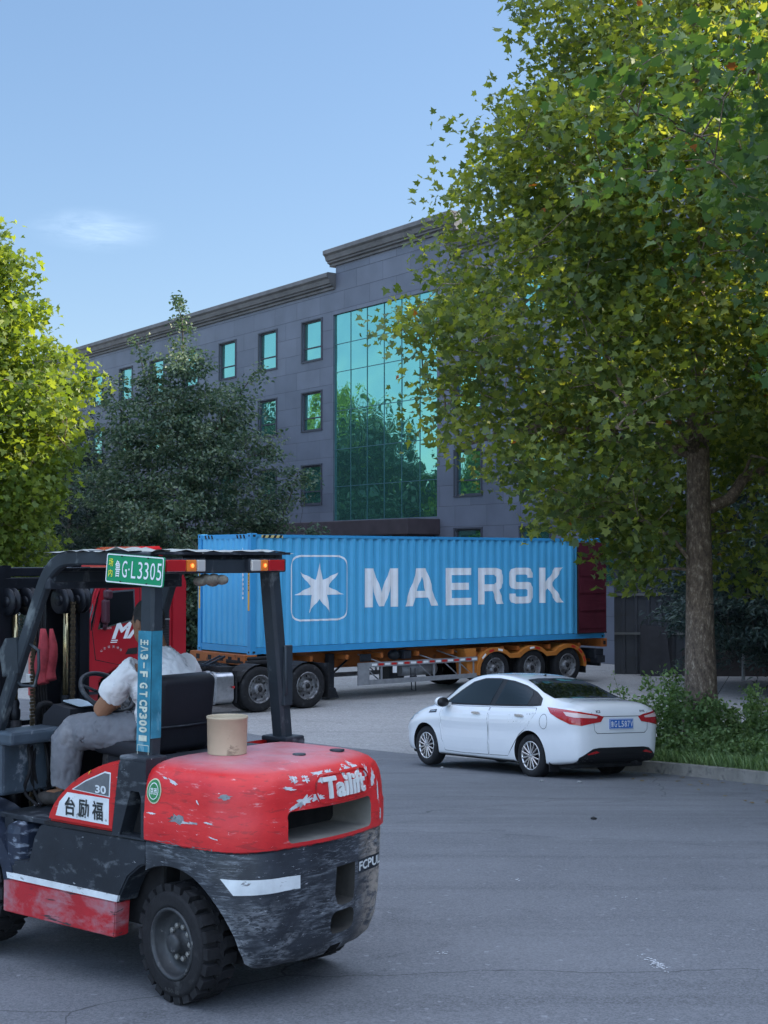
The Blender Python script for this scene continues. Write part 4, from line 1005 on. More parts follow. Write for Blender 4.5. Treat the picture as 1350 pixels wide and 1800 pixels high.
for i in range(11): b.box((-.012 + .02, 0.36, 2.45 - i * .11), (.01, .05, .06))
b.done('code_marks', m_white, ct)

# trailer ---------------------------------------------------------
tr = thing('container_trailer', 'orange skeletal container trailer with three axles under the blue container', 'trailer', (CO[0], CO[1], -1.3), YAW)
b = B()
for y in (.78, 1.66):
    for z, w, h in ((1.17, .16, .02), (.78, .16, .02)): b.box((6.9, y, z), (9.0, w, h))
    b.box((6.9, y, .975), (9.0, .02, .38)); b.box((1.2, y, 1.10), (2.6, .10, .22))
    b.prism([(2.4, 1.0), (2.4, 1.18), (3.2, 1.18), (3.2, .77)], (0, y - .03, 0), (1, 0, 0), (0, 0, 1), (0, .06, 0))
for x in [1.8, 2.9, 4.0, 5.2, 6.4, 7.6, 8.8, 10.0, 11.2]: b.box((x, CWD / 2, 1.08), (.09, CWD - .1, .12))
for x in (2.95, 3.0): b.box((x, CWD / 2, .95), (.05, 1.2, .3))
b.box((7.6, .35, 1.02), (.25, .5, .26), bev=.02); b.box((7.2, .18, .98), (.3, .12, .10), bev=.01); b.box((8.25, .35, 1.02), (.12, .5, .26), bev=.02)
b.done('chassis', m_orange, tr)
b = B(); b.box((-.02, CWD / 2, 1.13), (.34, CWD + .1, .24), bev=.01); b.done('bolster', m_orange, tr)
b = B(); b.box((12.15, CWD / 2, 1.12), (.22, CWD + .06, .24), bev=.01)
b.done('bolster', m_orange, tr)
b = B()
for y in (.22, .62, 1.0, 1.55, 2.1): b.box((-.185, y, 1.13), (.02, .16 if y > .3 else .11, .12))
b.box((-.05, -.065, 1.13), (.10, .02, .10)); b.box((12.15, -.02, 1.12), (.09, .04, .10)); b.done('bolster_hole', m_dark, tr)
b = B(); b.box((12.0, .42, .80), (.35, .8, .28), bev=.03); b.box((12.1, CWD / 2, .50), (.08, CWD - .2, .12), bev=.01); b.box((12.0, .1, .65), (.3, .3, .2)); b.done('rear_bumper', m_black, tr)
b = B(); b.box((12.05, 1.2, .62), (.12, 2.3, .14)); b.done('rear_rail', m_orange, tr)
# landing gear
for y in (.55, 1.9):
    b = B(); b.box((2.72, y, .72), (.17, .17, .85), bev=.01); b.box((2.72, y, .35), (.13, .13, .5)); b.prism([(-.20, 0), (.20, 0), (.09, .26), (-.09, .26)], (2.72, y - .12, .04), (1, 0, 0), (0, 0, 1), (0, .24, 0))
    b.tube([(2.75, y, .6), (3.4, y + .1, 1.0)], .025, 6); b.tube([(2.70, y, .6), (2.2, y + .1, 1.0)], .025, 6); b.done('landing_leg', m_black, tr)
b = B(); b.tube([(2.72, .55, .62), (2.72, 1.9, .62)], .025, 6); b.done('brace', m_black, tr)
# side guard rail
def guard(y, nm):
    b = B(); x0, x1 = 3.18, 7.20
    b.box(((x0 + x1) / 2, y, .86), (x1 - x0, .035, .12)); b.box(((x0 + x1) / 2, y, .42), (x1 - x0, .035, .12)); b.box((x0 + .18, y, .64), (.36, .03, .56))
    for x in (3.95, 5.7, 6.6, x1 - .12): b.box((x, y + .02, .64), (.05, .03, .34)); b.tube([(x - .05, y + .03, .45), (x - .55, y + .03, .83)], .018, 4); b.tube([(x, y + .05, .9), (x - .4, y + .5, 1.1)], .018, 4)
    return b.done('side_guard', m_galv, tr)
sg = guard(-.02, 0); sg2 = guard(CWD + .02, 1)
for i in range(17):
    b = B(); x = 3.60 + i * .212; b.box((x + .1, -.040, .86), (.17, .004, .055)); b.done('reflector_strip', m_white if i % 2 == 0 else m_refred, sg)
b = B(); b.box((4.35, -.045, .71), (.13, .006, .17)); b.done('paper_tag', m_white, sg)
b = B(); b.tube([(4.95, .05, .72), (4.95, 0, .15), (5.08, 0, .12), (5.10, .05, .7)], .014, 6); b.box((5.02, .02, .47), (.22, .03, .09)); b.done('hanger', m_black, tr)
b = B(); b.box((3.55, .15, 1.03), (.36, .04, .20), bev=.02); b.done('sign_plate', m_black, tr)
b = B(); b.box((4.9, .25, 1.06), (.25, .3, .22), bev=.02); b.ball((4.6, .3, 1.06), .14, (1.4, 1, 1), 10); b.done('valve_box', m_black, tr)
b = B(); b.box((5.0, .9, .55), (.5, .5, .45), bev=.05); b.done('tool_box', m_black, tr)
b = B(); b.tube([(5.0, .6, .62), (6.2, .6, .62)], .16, 14); b.done('air_cylinder', m_galv, tr)

m_trim_w = mat('dull_rim', (.24, .24, .25), .45, .6, .25, 9, wear=[((.07, .065, .06), 8, .50, .15, (1, 1, 1), .8)])
def truck_wheel(parent, x, y, side, r=0.53, dual=True, w=.27, steel=True):
    """wheel of a lorry; side=-1 faces -y"""
    t = B(); s = side; c = (x, y, r)
    pf = [(r * .60, 0.0), (r * .66, .01), (r * .80, .018), (r * .93, .012), (r * .985, -.02), (r, -.06), (r * .99, -w / 2), (r, -w + .06), (r * .985, -w + .02), (r * .9, -w), (r * .62, -w + .01)]
    t.lathe([(a, h * 1.0) for a, h in pf], c, (0, s, 0), 36)
    if dual: t.lathe([(a, h - w - .05) for a, h in pf], c, (0, s, 0), 36)
    for k in range(3): t.lathe([(r * 1.002, -.07 - k * .055), (r * .985, -.075 - k * .055), (r * .985, -.085 - k * .055), (r * 1.002, -.09 - k * .055)], c, (0, s, 0), 36)
    wh = t.done('tyre', m_rubber, None)
    e = bpy.data.objects.new('wheel', wh.data); bpy.data.objects.remove(wh); COL.objects.link(e); e.parent = parent
    k = B(); R1 = r * .615
    k.lathe([(R1, .0), (R1 * 1.02, .012), (R1 * .95, .014), (R1 * .90, -.02), (R1 * .86, -.07), (R1 * .80, -.115 if dual else -.03), (R1 * .60, -.12 if dual else -.0), (R1 * .45, -.09), (R1 * .42, -.02), (R1 * .30, .0), (.001, .005)], c, (0, s, 0), 36)
    k.mi = 1
    for j in range(8):
        a = j * math.pi / 4 + .2; k.lathe([(.001, 0), (R1 * .085, 0)], (x + R1 * .70 * math.cos(a), y + s * (-.108 if dual else -.012), r + R1 * .70 * math.sin(a)), (0, s, 0), 8)
    k.lathe([(.001, .012), (R1 * .2, .008), (R1 * .22, -.01)], c, (0, s, 0), 16)
    k.done('rim', [m_trim_w, m_dark], e)
    return e
for i, x in enumerate((7.88, 9.27, 10.66)):
    truck_wheel(tr, x, 0.0, -1, .53); truck_wheel(tr, x, CWD, 1, .53)
    b = B(); b.tube([(x, .3, .53), (x, CWD - .3, .53)], .07, 10); b.done('axle', m_dark, tr)
# wavy fender
fp = []
for i, x in enumerate((7.88, 9.27, 10.66)):
    a0, a1 = (185 if i == 0 else 138), (-5 if i == 2 else 42)
    for k in range(11):
        a = R(a0 + (a1 - a0) * k / 10); fp.append((x + .70 * math.cos(a), .53 + .60 * math.sin(a)))
fp = [(7.88 - .70, .42)] + fp
def fender(y0, y1):
    b = B(); b.loft([[(x, y0, z) for x, z in fp], [(x, y1, z) for x, z in fp]], False, False, False)
    off = [(x, z) for x, z in fp]
    nrm = []
    for i, p in enumerate(off):
        q0, q1 = off[max(i - 1, 0)], off[min(i + 1, len(off) - 1)]; t = Vector((q1[0] - q0[0], q1[1] - q0[1])).normalized(); nrm.append((-t.y, t.x))
    yy = y0
    b.loft([[(p[0] + n[0] * .012, yy, p[1] + n[1] * .012) for p, n in zip(off, nrm)], [(p[0] - n[0] * .10, yy, p[1] - n[1] * .10) for p, n in zip(off, nrm)]], False, False, False)
    b.loft([[(p[0] + n[0] * .012, yy, p[1] + n[1] * .012) for p, n in zip(off, nrm)], [(p[0] + n[0] * .012, y1, p[1] + n[1] * .012) for p, n in zip(off, nrm)]], False, False, False)
    return b.done('mudguard', m_amber, tr, fix=False)
fen = fender(-.06, .55); fender(CWD + .06, CWD - .5)
b = B(); b.prism([(7.18, .42), (7.18, 1.14), (6.78, 1.14), (6.90, .42)], (0, .0, 0), (1, 0, 0), (0, 0, 1), (0, .45, 0)); b.done('mudguard', m_amber, tr)
for i in (4, 6, 8, 16, 18, 27, 29, 31):
    if i + 1 < len(fp):
        (xa, za), (xc, zc) = fp[i], fp[i + 1]; b = B()
        mx_, mz = (xa + xc) / 2, (za + zc) / 2; an = math.atan2(zc - za, xc - xa)
        b.box((mx_ + math.sin(an) * .045, -.064, mz - math.cos(an) * .045), (.17, .004, .055), rot=Matrix.Rotation(-an, 4, 'Y')); b.done('reflector', m_refred if i % 4 else m_white, fen)
b = B()
b.done('mudflap', m_rubber, None) if 0 else b.bm.free()
for y in (.10, CWD - .5): b = B(); b.box((11.45, y + .2, .55), (.02, .5, .55)); b.done('mudflap', m_rubber, tr)

# tractor -----------------------------------------------------------
# local x runs from the rear tandem towards the cab, local y towards the camera side
TYAW = R(40 + 180)
tt = thing('truck_tractor', 'red cab truck tractor coupled to the container trailer', 'truck', (-2.33 - 0.0, 33.35, -1.3), TYAW)
# near face is y=0, the body extends to y=-2.5
for x in (0.685, -0.685):
    truck_wheel(tt, x, 0.0, 1, .53); truck_wheel(tt, x, -2.5, -1, .53)
truck_wheel(tt, 4.05, -0.02, 1, .53, dual=False); truck_wheel(tt, 4.05, -2.48, -1, .53, dual=False)
b = B()
for y in (-.85, -1.65): b.box((2.0, y, .88), (6.6, .08, .28))
for x in (-1.1, .0, 1.4, 2.4, 3.4, 4.6): b.box((x, -1.25, .88), (.1, .8, .2))
for x in (.685, -.685, 4.05): b.tube([(x, -.3, .53), (x, -2.2, .53)], .09, 10)
b.box((.0, -1.25, 1.08), (1.0, .95, .10), bev=.03); b.box((0, -1.25, 1.17), (.9, .85, .08), bev=.03)
b.box((1.45, -.5, .85), (.35, .5, .45), bev=.02)
b.done('chassis', m_dark, tt)
b = B()
for x in (.685, -.685):
    b.loft([[(x + .60 * math.cos(R(a)), y, .53 + .57 * math.sin(R(a))) for a in range(20, 161, 14)] for y in (0.0, -.60)], False, False, False)
b.box((-1.33, -.3, .62), (.03, .58, .82)); b.box((1.33, -.3, .62), (.03, .58, .72)); b.done('mudguard', m_rubber, tt)
# fuel tank
b = B(); b.prism(rrect(.62, .70, .13, (0, .60), 6), (1.38, -.35, 0), (0, 1, 0), (0, 0, 1), (1.45, 0, 0), .012); ft = b.done('fuel_tank', m_steel, tt, sharp=40)
b = B()
for x in (1.85, 2.45): b.prism(rrect(.66, .74, .14, (0, .60), 6), (x, -.35, 0), (0, 1, 0), (0, 0, 1), (.06, 0, 0))
b.tube([(2.05, -.10, .92), (2.05, -.10, 1.01)], .055, 12); b.done('tank_strap', m_galv, ft)
b = B(); b.box((1.42, .0, .62), (.05, .03, .05)); b.done('side_marker', m_redglass, tt)
b = B(); b.tube([(1.0, -1.0, 1.25), (1.7, -.9, 1.02), (2.3, -.9, 1.5)], .03, 6); b.tube([(1.0, -1.2, 1.25), (1.8, -1.1, .98), (2.4, -1.0, 1.6)], .025, 6)
for x in (1.3, 1.45, 1.6, 1.75, 1.9): b.box((x, -.9, 1.08), (.03, .9, .03))
b.done('air_hose', m_black, tt)
# cab
CB0, CB1 = 3.0, 5.28
side = [(CB0, .98), (CB0, 3.25), (CB0 + .15, 3.55), (CB0 + .9, 3.68), (CB1 - .95, 3.45), (CB1 - .42, 2.95), (CB1 - .10, 1.95), (CB1, 1.55), (CB1, .45), (CB1 - .45, .45), (CB1 - .48, .95), (CB1 - .85, 1.17), (CB1 - 1.45, 1.15), (CB1 - 1.62, .55), (CB0 + .3, .55)]
b = B(); b.prism(side, (0, -.04, 0), (1, 0, 0), (0, 0, 1), (0, -2.42, 0), .045); cab = b.done('cab', m_redpaint, tt, sharp=35)
cb = bvh_of(cab)
def on_cab(nm, polys, m, off, par, thick=0.0): return decal(nm, polys, (0, .5, 0), (-1, 0, 0), (0, 0, 1), cb, off, m, par, du=.3, dv=.3, thick=thick)
fl = lambda P: [[(-p[0], p[1]) for p in q] for q in P]
door = [(CB1 - .30, 2.0), (CB1 - .52, 2.96), (CB1 - 1.42, 3.0), (CB1 - 1.46, 1.30), (CB1 - .92, 1.27), (CB1 - .38, 1.40)]
on_cab('door_seam', fl([[(x + (.015 if x > CB1 - .9 else -.015), z + (.015 if z > 2 else -.015)) for x, z in door]]), m_dark, .002, cab)
dd = on_cab('door', fl([door]), m_redpaint, .006, cab)
on_cab('door_window_seal', fl([[(CB1 - .42, 2.03), (CB1 - .60, 2.84), (CB1 - 1.30, 2.88), (CB1 - 1.32, 2.20), (CB1 - .8, 2.10)]]), m_chrome, .009, cab)
on_cab('door_window', fl([[(CB1 - .46, 2.06), (CB1 - .63, 2.80), (CB1 - 1.27, 2.84), (CB1 - 1.29, 2.23), (CB1 - .8, 2.13)]]), m_truckglass, .013, cab)
on_cab('side_glass', fl([[(CB1 - .16, 2.02), (CB1 - .40, 2.90), (CB1 - .48, 2.90), (CB1 - .27, 2.0)]]), m_truckglass, .006, cab)
on_cab('sleeper_vent', fl([[(CB0 + .10, 1.5), (CB0 + .10, 3.0), (CB0 + .30, 3.2), (CB0 + .42, 3.0), (CB0 + .42, 1.5)]]), m_dark, .006, cab)
b = B()
for i in range(26): b.box((CB0 + .26, -.034, 1.56 + i * .056), (.30, .012, .014))
b.done('vent_slats', m_black, cab)
b = B(); b.prism([(0, 1.0), (.34, 1.0), (.34, 3.25), (.22, 3.38), (.05, 3.15), (0, 3.0)], (CB0 - .32, -.01, 0), (1, 0, 0), (0, 0, 1), (0, -.05, 0), .01); b.done('air_deflector', m_redpaint, tt); b = B()
b.prism([(0, 1.0), (.34, 1.0), (.34, 3.25), (.22, 3.38), (.05, 3.15), (0, 3.0)], (CB0 - .32, -2.44, 0), (1, 0, 0), (0, 0, 1), (0, -.05, 0), .01); b.done('air_deflector', m_redpaint, tt)
b = B(); b.prism([(CB0 + .05, 3.5), (CB0 + .1, 3.82), (CB0 + .7, 3.80), (CB0 + 1.4, 3.5)], (0, -.35, 0), (1, 0, 0), (0, 0, 1), (0, -1.8, 0), .04); b.done('roof_spoiler', m_redpaint, tt)
wp = lambda t_, w, h, x, z, **k: [[(px - x, pz + z) for px, pz in q] for q in text_polys(t_, w=w, h=h, **k)]
on_cab('cab_lettering', wp('MA', .76, .36, CB1 - 1.13, 2.00, bold=.035, shear=.35), m_white, .012, cab)
on_cab('cab_lettering', [[(-(CB1 - .74), 1.78), (-(CB1 - .90), 1.78), (-(CB1 - .90), 1.80), (-(CB1 - .74), 1.80)], [(-(CB1 - .72), 1.74), (-(CB1 - .88), 1.74), (-(CB1 - .88), 1.76), (-(CB1 - .72), 1.76)]], m_white, .012, cab)
on_cab('cab_lettering', wp('山东福旗', .26, .05, CB1 - .62, 2.06), mat('dull_white', (.5, .45, .45), .5), .012, cab)
for i, ch in enumerate('山东福旗物流'):
    a = R(150 - i * 24); on_cab('cab_lettering', [[(px, pz) for px, pz in q] for q in text_polys(ch, h=.055, c=(-(CB1 - .74) + .27 * math.cos(a), 1.50 + .16 * math.sin(a)))], mat('dull_white', (.5, .45, .45), .5), .012, cab)
on_cab('door_handle', fl([[(CB1 - 1.08, 1.48), (CB1 - 1.15, 1.60), (CB1 - 1.38, 1.62), (CB1 - 1.38, 1.48)]]), m_dark, .012, cab)
b = B(); b.box((CB1 - .52, .12, 2.42), (.14, .18, .50), bev=.04); b.box((CB1 - .56, .14, 2.78), (.16, .20, .20), bev=.05); b.tube([(CB1 - .58, -.03, 2.05), (CB1 - .54, .10, 2.16)], .05, 8); b.tube([(CB1 - .6, -.03, 2.98), (CB1 - .56, .12, 2.90)], .03, 8)
b.done('wing_mirror', mat('mirror_housing', (.06, .02, .03), .4), cab)
b = B(); b.prism([(CB1 + .01, 2.02), (CB1 - .40, 2.95), (CB1 - .48, 2.95), (CB1 - .06, 1.98)], (0, -.15, 0), (1, 0, 0), (0, 0, 1), (0, -2.2, 0)); b.done('windscreen', m_truckglass, cab)
for y in (-.22, -2.28): b = B(); b.box((CB1 + .01, y, .85), (.06, .36, .26), bev=.02); b.done('headlight', m_clearglass, cab)
for z in (.70, .45): b = B(); b.box((CB1 - .3, .0, z), (.35, .10, .06)); b.done('step', m_black, tt)
# ================================================================== WHITE SEDAN
m_carw = mat('car_white', (0.82, 0.82, 0.83), 0.2, 0, 0.02, 2, coat=0.8)
m_carglass = mat('car_glass', (0.008, 0.012, 0.012), 0.03, 0, spec=0.45)
m_trim = mat('car_trim', (0.015, 0.015, 0.017), 0.45)
m_alloy = mat('alloy', (0.62, 0.60, 0.60), 0.25, 0.85)
crx = thing('sedan_car', 'white four-door sedan with blue number plate parked at the kerb', 'car', (2.739, 20.644, zg(20.9) + 0.012), 0)
_f = Vector((-.548, .8354, -.050)).normalized(); _l = Vector((-.8355, -.5442, .045)); _l = (_l - _f * _l.dot(_f)).normalized(); _u = _f.cross(_l)
crx.rotation_euler = Matrix((( _f.x, _l.x, _u.x), (_f.y, _l.y, _u.y), (_f.z, _l.z, _u.z))).to_euler()
# x, w(max half width), zb, wb (belt), zr, wr (roof rail), zt (centre), z0, w0 (bottom half width)
ST = [(-1.00, .50, .74, .47, .80, .40, .82, .46, .42), (-.985, .62, .82, .58, .90, .48, .93, .38, .54), (-.93, .74, .93, .68, 1.00, .56, 1.035, .30, .66), (-.82, .805, .985, .74, 1.045, .60, 1.085, .25, .72),
      (-.62, .835, .985, .765, 1.07, .60, 1.105, .22, .74), (-.40, .845, .975, .775, 1.10, .60, 1.125, .20, .76), (-.15, .848, .965, .78, 1.17, .595, 1.20, .19, .76),
      (.15, .85, .96, .785, 1.275, .58, 1.31, .19, .76), (.50, .85, .955, .785, 1.355, .57, 1.395, .19, .76), (.90, .85, .95, .785, 1.405, .57, 1.445, .19, .76), (1.30, .85, .945, .785, 1.41, .565, 1.45, .19, .76),
      (1.65, .85, .935, .78, 1.365, .56, 1.405, .19, .76), (1.95, .85, .925, .775, 1.25, .565, 1.29, .19, .76), (2.25, .85, .915, .77, 1.08, .58, 1.13, .19, .76), (2.55, .85, .90, .755, .955, .59, .995, .19, .76),
      (2.80, .84, .85, .73, .905, .57, .94, .19, .74), (3.03, .80, .775, .68, .845, .50, .875, .20, .68), (3.22, .71, .67, .60, .75, .42, .79, .22, .60), (3.34, .55, .56, .46, .63, .32, .66, .26, .46)]
def car_ring(s):
    x, w, zb, wb, zr, wr, zt, z0, w0 = s; H = zb - z0
    half = [(0.0, z0), (w0 * .8, z0), (w0, z0 + .015), (w - .045, z0 + H * .10), (w - .018, z0 + H * .36), (w - .014, z0 + H * .58), (w, z0 + H * .76), ((w + wb) / 2 + .012, z0 + H * .91), (wb, zb),
            (wb + (wr - wb) * .42, zb + (zr - zb) * .48), (wb + (wr - wb) * .78, zb + (zr - zb) * .84), (wr, zr), (wr * .82, zr + (zt - zr) * .62), (wr * .45, zr + (zt - zr) * .92), (0.0, zt)]
    return x, half
SS = spline(ST, 5); rings = []
for s in SS:
    x, h = car_ring(s); hh = spline(h, 3)
    hh = [(max(0, p[0]), p[1]) for p in hh]
    full = [(x, p[0], p[1]) for p in hh] + [(x, -p[0], p[1]) for p in reversed(hh[1:-1])]
    rings.append(full)
b = B(); b.loft(rings, True, True, True); body = b.done('body', m_carw, crx)
cut = []
for wx in (0.0, 2.57):
    for sy in (1, -1):
        c = B(); c.lathe([(.345, -.30), (.345, .30)], (wx, sy * .80, .315), (0, 1, 0), 40, True, True); cut.append(c.done('c', m_dark, crx))
    
boolean(body, cut); body.data.polygons.foreach_set('use_smooth', np.ones(len(body.data.polygons), dtype=bool)); body.data.set_sharp_from_angle(angle=R(38))
cv = bvh_of(body)
def cside(nm, polys, m, off, par=body, s=1, **k):
    if s == 1: return decal(nm, [[(-p[0], p[1]) for p in q] for q in polys], (0, 1.2, 0), (-1, 0, 0), (0, 0, 1), cv, off, m, par, du=.06, dv=.06, **k)
    return decal(nm, polys, (0, -1.2, 0), (1, 0, 0), (0, 0, 1), cv, off, m, par, du=.06, dv=.06, **k)
def crear(nm, polys, m, off, par=body, **k):
    """polys in (y, z) seen from behind: +y is to the left"""
    return decal(nm, [[(-p[0], p[1]) for p in q] for q in polys], (-1.4, 0, 0), (0, -1, 0), (0, 0, 1), cv, off, m, par, du=.04, dv=.04, **k)
def shrink(P, d):
    cx = sum(p[0] for p in P) / len(P); cz = sum(p[1] for p in P) / len(P)
    return [(p[0] + (d if p[0] < cx else -d), p[1] + (d if p[1] < cz else -d)) for p in P]
def sp2(P, n=4):
    q = spline(P + [P[0]], n)[:-1]; return [(float(a), float(c)) for a, c in q]
GL = [(-.17, 1.01), (-.12, 1.11), (.05, 1.20), (.30, 1.285), (.60, 1.345), (.95, 1.378), (1.30, 1.372), (1.58, 1.315), (1.85, 1.18), (2.10, 1.03), (2.16, .972), (1.9, .963), (1.4, .968), (.9, .975), (.4, .985), (.0, .995)]
for s in (1, -1):
    cside('window_trim', [GL], m_trim, .003, s=s)
    fw_ = [(.98, .995), (.86, 1.352), (.98, 1.356), (1.28, 1.352), (1.55, 1.30), (1.80, 1.175), (2.00, 1.045), (2.03, .985), (1.6, .985)]
    rw_ = [(.86, .998), (.75, 1.345), (.55, 1.315), (.30, 1.262), (.13, 1.205), (.10, 1.16), (.12, 1.015)]
    cside('front_side_window', [fw_], m_carglass, .007, s=s); cside('rear_side_window', [rw_], m_carglass, .007, s=s)
    cside('quarter_window', [[(.08, 1.018), (.06, 1.16), (-.06, 1.10), (-.11, 1.03)]], m_trim, .007, s=s)
    # doors as panels with a fine dark seam
    D1 = [(2.17, .955), (1.6, .945), (.96, .955), (.95, .60), (.97, .27), (1.6, .26), (2.05, .27), (2.12, .45), (2.16, .70)]
    D2 = [(.93, .955), (.4, .965), (-.10, .975), (-.13, .90), (.02, .72), (.22, .60), (.40, .40), (.50, .28), (.94, .27), (.92, .60)]
    for D_, nm in ((D1, 'front_door'), (D2, 'rear_door')):
        cx = sum(p[0] for p in D_) / len(D_); cz = sum(p[1] for p in D_) / len(D_)
        G = [(p[0] + (.007 if p[0] > cx else -.007), p[1] + (.007 if p[1] > cz else -.007)) for p in D_]
        cside('door_seam', [G], m_trim, .0012, s=s); dr_ = cside(nm, [D_], m_carw, .003, s=s)
        hx = 1.13 if D_ is D1 else .10
        b = B(); b.prism([(0, 0), (.19, .004), (.19, .035), (.03, .035), (0, .02)], (hx, 0, .845), (1, 0, 0), (0, 0, 1), (0, s * .03, 0), .006); b.bm.transform(Matrix.Translation((0, s * .838 if s > 0 else -.838, 0))); b.done('handle', m_alloy, dr_)
    cside('side_vent', [[(2.27, .83), (2.47, .815), (2.45, .86), (2.28, .875)]], m_trim, .004, s=s)
    cside('side_vent_bar', [[(2.29, .845), (2.44, .833), (2.43, .848), (2.30, .860)]], m_alloy, .006, s=s)
    if s == 1: cside('fuel_flap', [ell(.085, .105, (-.33, .80)), ell(.079, .099, (-.33, .80))], m_trim, .002)
    b = B(); b.ball((2.0, s * .93, 1.0), .10, (.75, 1.15, .78), 14); b.box((2.03, s * .82, .965), (.12, .14, .05), bev=.01); b.done('door_mirror', m_carw, body)
    b = B(); b.ball((1.955, s * .93, .998), .094, (.72, 1.12, .80), 14); b.done('mirror_glass', m_trim, body)
    cside('sill', [[(.38, .20), (2.20, .20), (2.20, .225), (.38, .225)]], m_trim, .004, s=s)
# rear window, from above-behind
d_ = Vector((.62, 0, -.78)).normalized(); U_ = Vector((0, -1, 0)); V_ = Vector((.78, 0, .62)).normalized()
def cback(nm, P, m, off): return decal(nm, [[(-y, Vector((x, 0, z)).dot(V_)) for x, y, z in P]], (0, 0, 0), U_, V_, cv, off, m, body, du=.05, dv=.05, far=3)
RW = [(-.42, .0, 1.12), (-.40, .40, 1.11), (-.30, .615, 1.10), (-.05, .605, 1.19), (.22, .555, 1.29), (.42, .50, 1.365), (.45, .30, 1.385), (.45, 0, 1.39)]
RW = RW + [(x, -y, z) for x, y, z in reversed(RW[1:-1])]
cback('rear_window', RW, m_carglass, .004)
cback('boot_seam', [(-.62, .60, 1.07), (-.62, -.60, 1.07), (-.612, -.60, 1.07), (-.612, .60, 1.07)], m_trim, .003)
# windscreen from the front
dF = Vector((-.6, 0, -.8)).normalized(); VF = Vector((-.8, 0, .6)).normalized()
FW = [(2.42, 0, 1.0), (2.36, .62, .98), (1.85, .56, 1.28), (1.55, .50, 1.38), (1.52, 0, 1.42)]; FW = FW + [(x, -y, z) for x, y, z in reversed(FW[1:-1])]
decal('windscreen', [[(y, Vector((x, 0, z)).dot(VF)) for x, y, z in FW]], (0, 0, 0), (0, 1, 0), VF, cv, .004, m_carglass, body, du=.06, dv=.06, far=3)
for s in (1, -1): decal('headlight', [[(s * y, z) for y, z in ((.45, .62), (.74, .66), (.80, .80), (.62, .76), (.46, .70))]], (3.8, 0, 0), (0, 1, 0), (0, 0, 1), cv, .004, m_clearglass, body, du=.04, dv=.04)
decal('grille', [rrect(.7, .12, .05, (0, .60))], (3.8, 0, 0), (0, 1, 0), (0, 0, 1), cv, .004, m_trim, body, du=.05, dv=.05)
cside('headlight', [[(2.93, .70), (3.20, .66), (3.16, .76), (2.90, .82)]], m_clearglass, .003)
# boot lid seam and lamp clusters
SEAM = [(.52, .945), (.50, .80), (.49, .70), (.44, .655), (-.44, .655), (-.49, .70), (-.50, .80), (-.52, .945)]
SI = [(y * .988, z + (.007 if z < .66 else 0)) for y, z in SEAM]
crear('boot_seam', [SEAM, SI], m_trim, .003)
crear('boot_crease', [[(.42, .885), (-.42, .885), (-.42, .893), (.42, .893)]], m_trim, .003)
dq = Vector((.80, -.60, 0)); Uq = Vector((-.60, -.80, 0)).normalized(); Uq = Vector((dq.y, -dq.x, 0)).normalized()
def lamp(sgn):
    D_ = Vector((.80, -.60 * sgn, 0)).normalized(); U__ = D_.cross(Vector((0, 0, 1))).normalized(); O_ = Vector((-.90, .70 * sgn, .86))
    def q(nm, P, m, off, par=body):
        P2 = [((p[0] + .05) * sgn, p[1]) for p in P]
        return decal(nm, [P2], O_, U__, (0, 0, 1), cv, off, m, par, du=.03, dv=.03, far=.6)
    o = q('tail_light', [(-.44, .135), (-.20, .115), (.02, .085), (.22, .055), (.31, .025), (.27, -.045), (.14, -.065), (.0, -.095), (-.16, -.075), (-.32, .0), (-.41, .06)], m_redglass, .008)
    q('tail_light_lens', [(-.24, .085), (-.05, .070), (.10, .050), (.22, .028), (.20, .004), (.05, .01), (-.10, .015), (-.20, .035)], mat('lens_pale', (.75, .55, .52), .1, 0, coat=1.0), .012, o)
lamp(1); lamp(-1)
LB = [(.80, .40), (.62, .40), (.52, .445), (.40, .455), (-.40, .455), (-.52, .445), (-.62, .40), (-.80, .40), (-.80, .22), (.80, .22)]
LB = [(.70, .33), (.60, .40), (.52, .45), (.42, .465), (-.42, .465), (-.52, .45), (-.60, .40), (-.70, .33), (-.70, .20), (-.50, .18), (.50, .18), (.70, .20)]
crear('lower_bumper', [LB], m_trim, .006)
for s in (1, -1): crear('bumper_reflector', [[(s * .46, .425), (s * .60, .385), (s * .58, .37), (s * .40, .40)]], m_redglass, .010)
pb = B(); pb.box((-.0, 0, 0), (.012, .44, .14), bev=.004); pl_ = pb.done('number_plate', mat('plate_blue', (.025, .14, .50), .35), crx)
pl_.location = (-1.010, 0, .785)
PB = lambda s, y, w, h=.085: decal('plate_text', text_polys(s, w=w, h=h, bold=.015, c=(y, 0)), (-.0075, 0, 0), (0, -1, 0), (0, 0, 1), None, .0, m_white, pl_, du=9, dv=9)
PB('鲁', -.175, .05); PB('G', -.115, .045); PB('·', -.079, .012, .012); PB('L', -.040, .042); PB('5', .015, .045); PB('8', .072, .045); PB('7', .128, .045); PB('V', .185, .05)
decal('plate_border', [rrect(.43, .13, .01), rrect(.42, .12, .01)], (-.0075, 0, 0), (0, -1, 0), (0, 0, 1), None, 0, m_white, pl_, du=9, dv=9)
b = B(); b.lathe([(.001, .012), (.052, .010), (.060, 0)], (0, 0, 0), (-1, 0, 0), 20); bb = b.done('badge', m_trim, crx); bb.location = (-.935, 0, .965); bb.scale = (1, 1, .62)
decal('badge_text', text_polys('KIA', w=.075, h=.04, bold=.01), (-.016, 0, 0), (0, -1, 0), (0, 0, 1), None, 0, m_alloy, bb, du=9, dv=9)
crear('badge_text', [[(-px, pz) for px, pz in q] for q in text_polys('K2', w=.075, h=.035, bold=.02, c=(-.40, .955))], m_trim, .006)
crear('badge_text', [[(-px, pz) for px, pz in q] for q in text_polys('DYK', w=.10, h=.028, bold=.02, c=(.42, .955))], m_trim, .006)
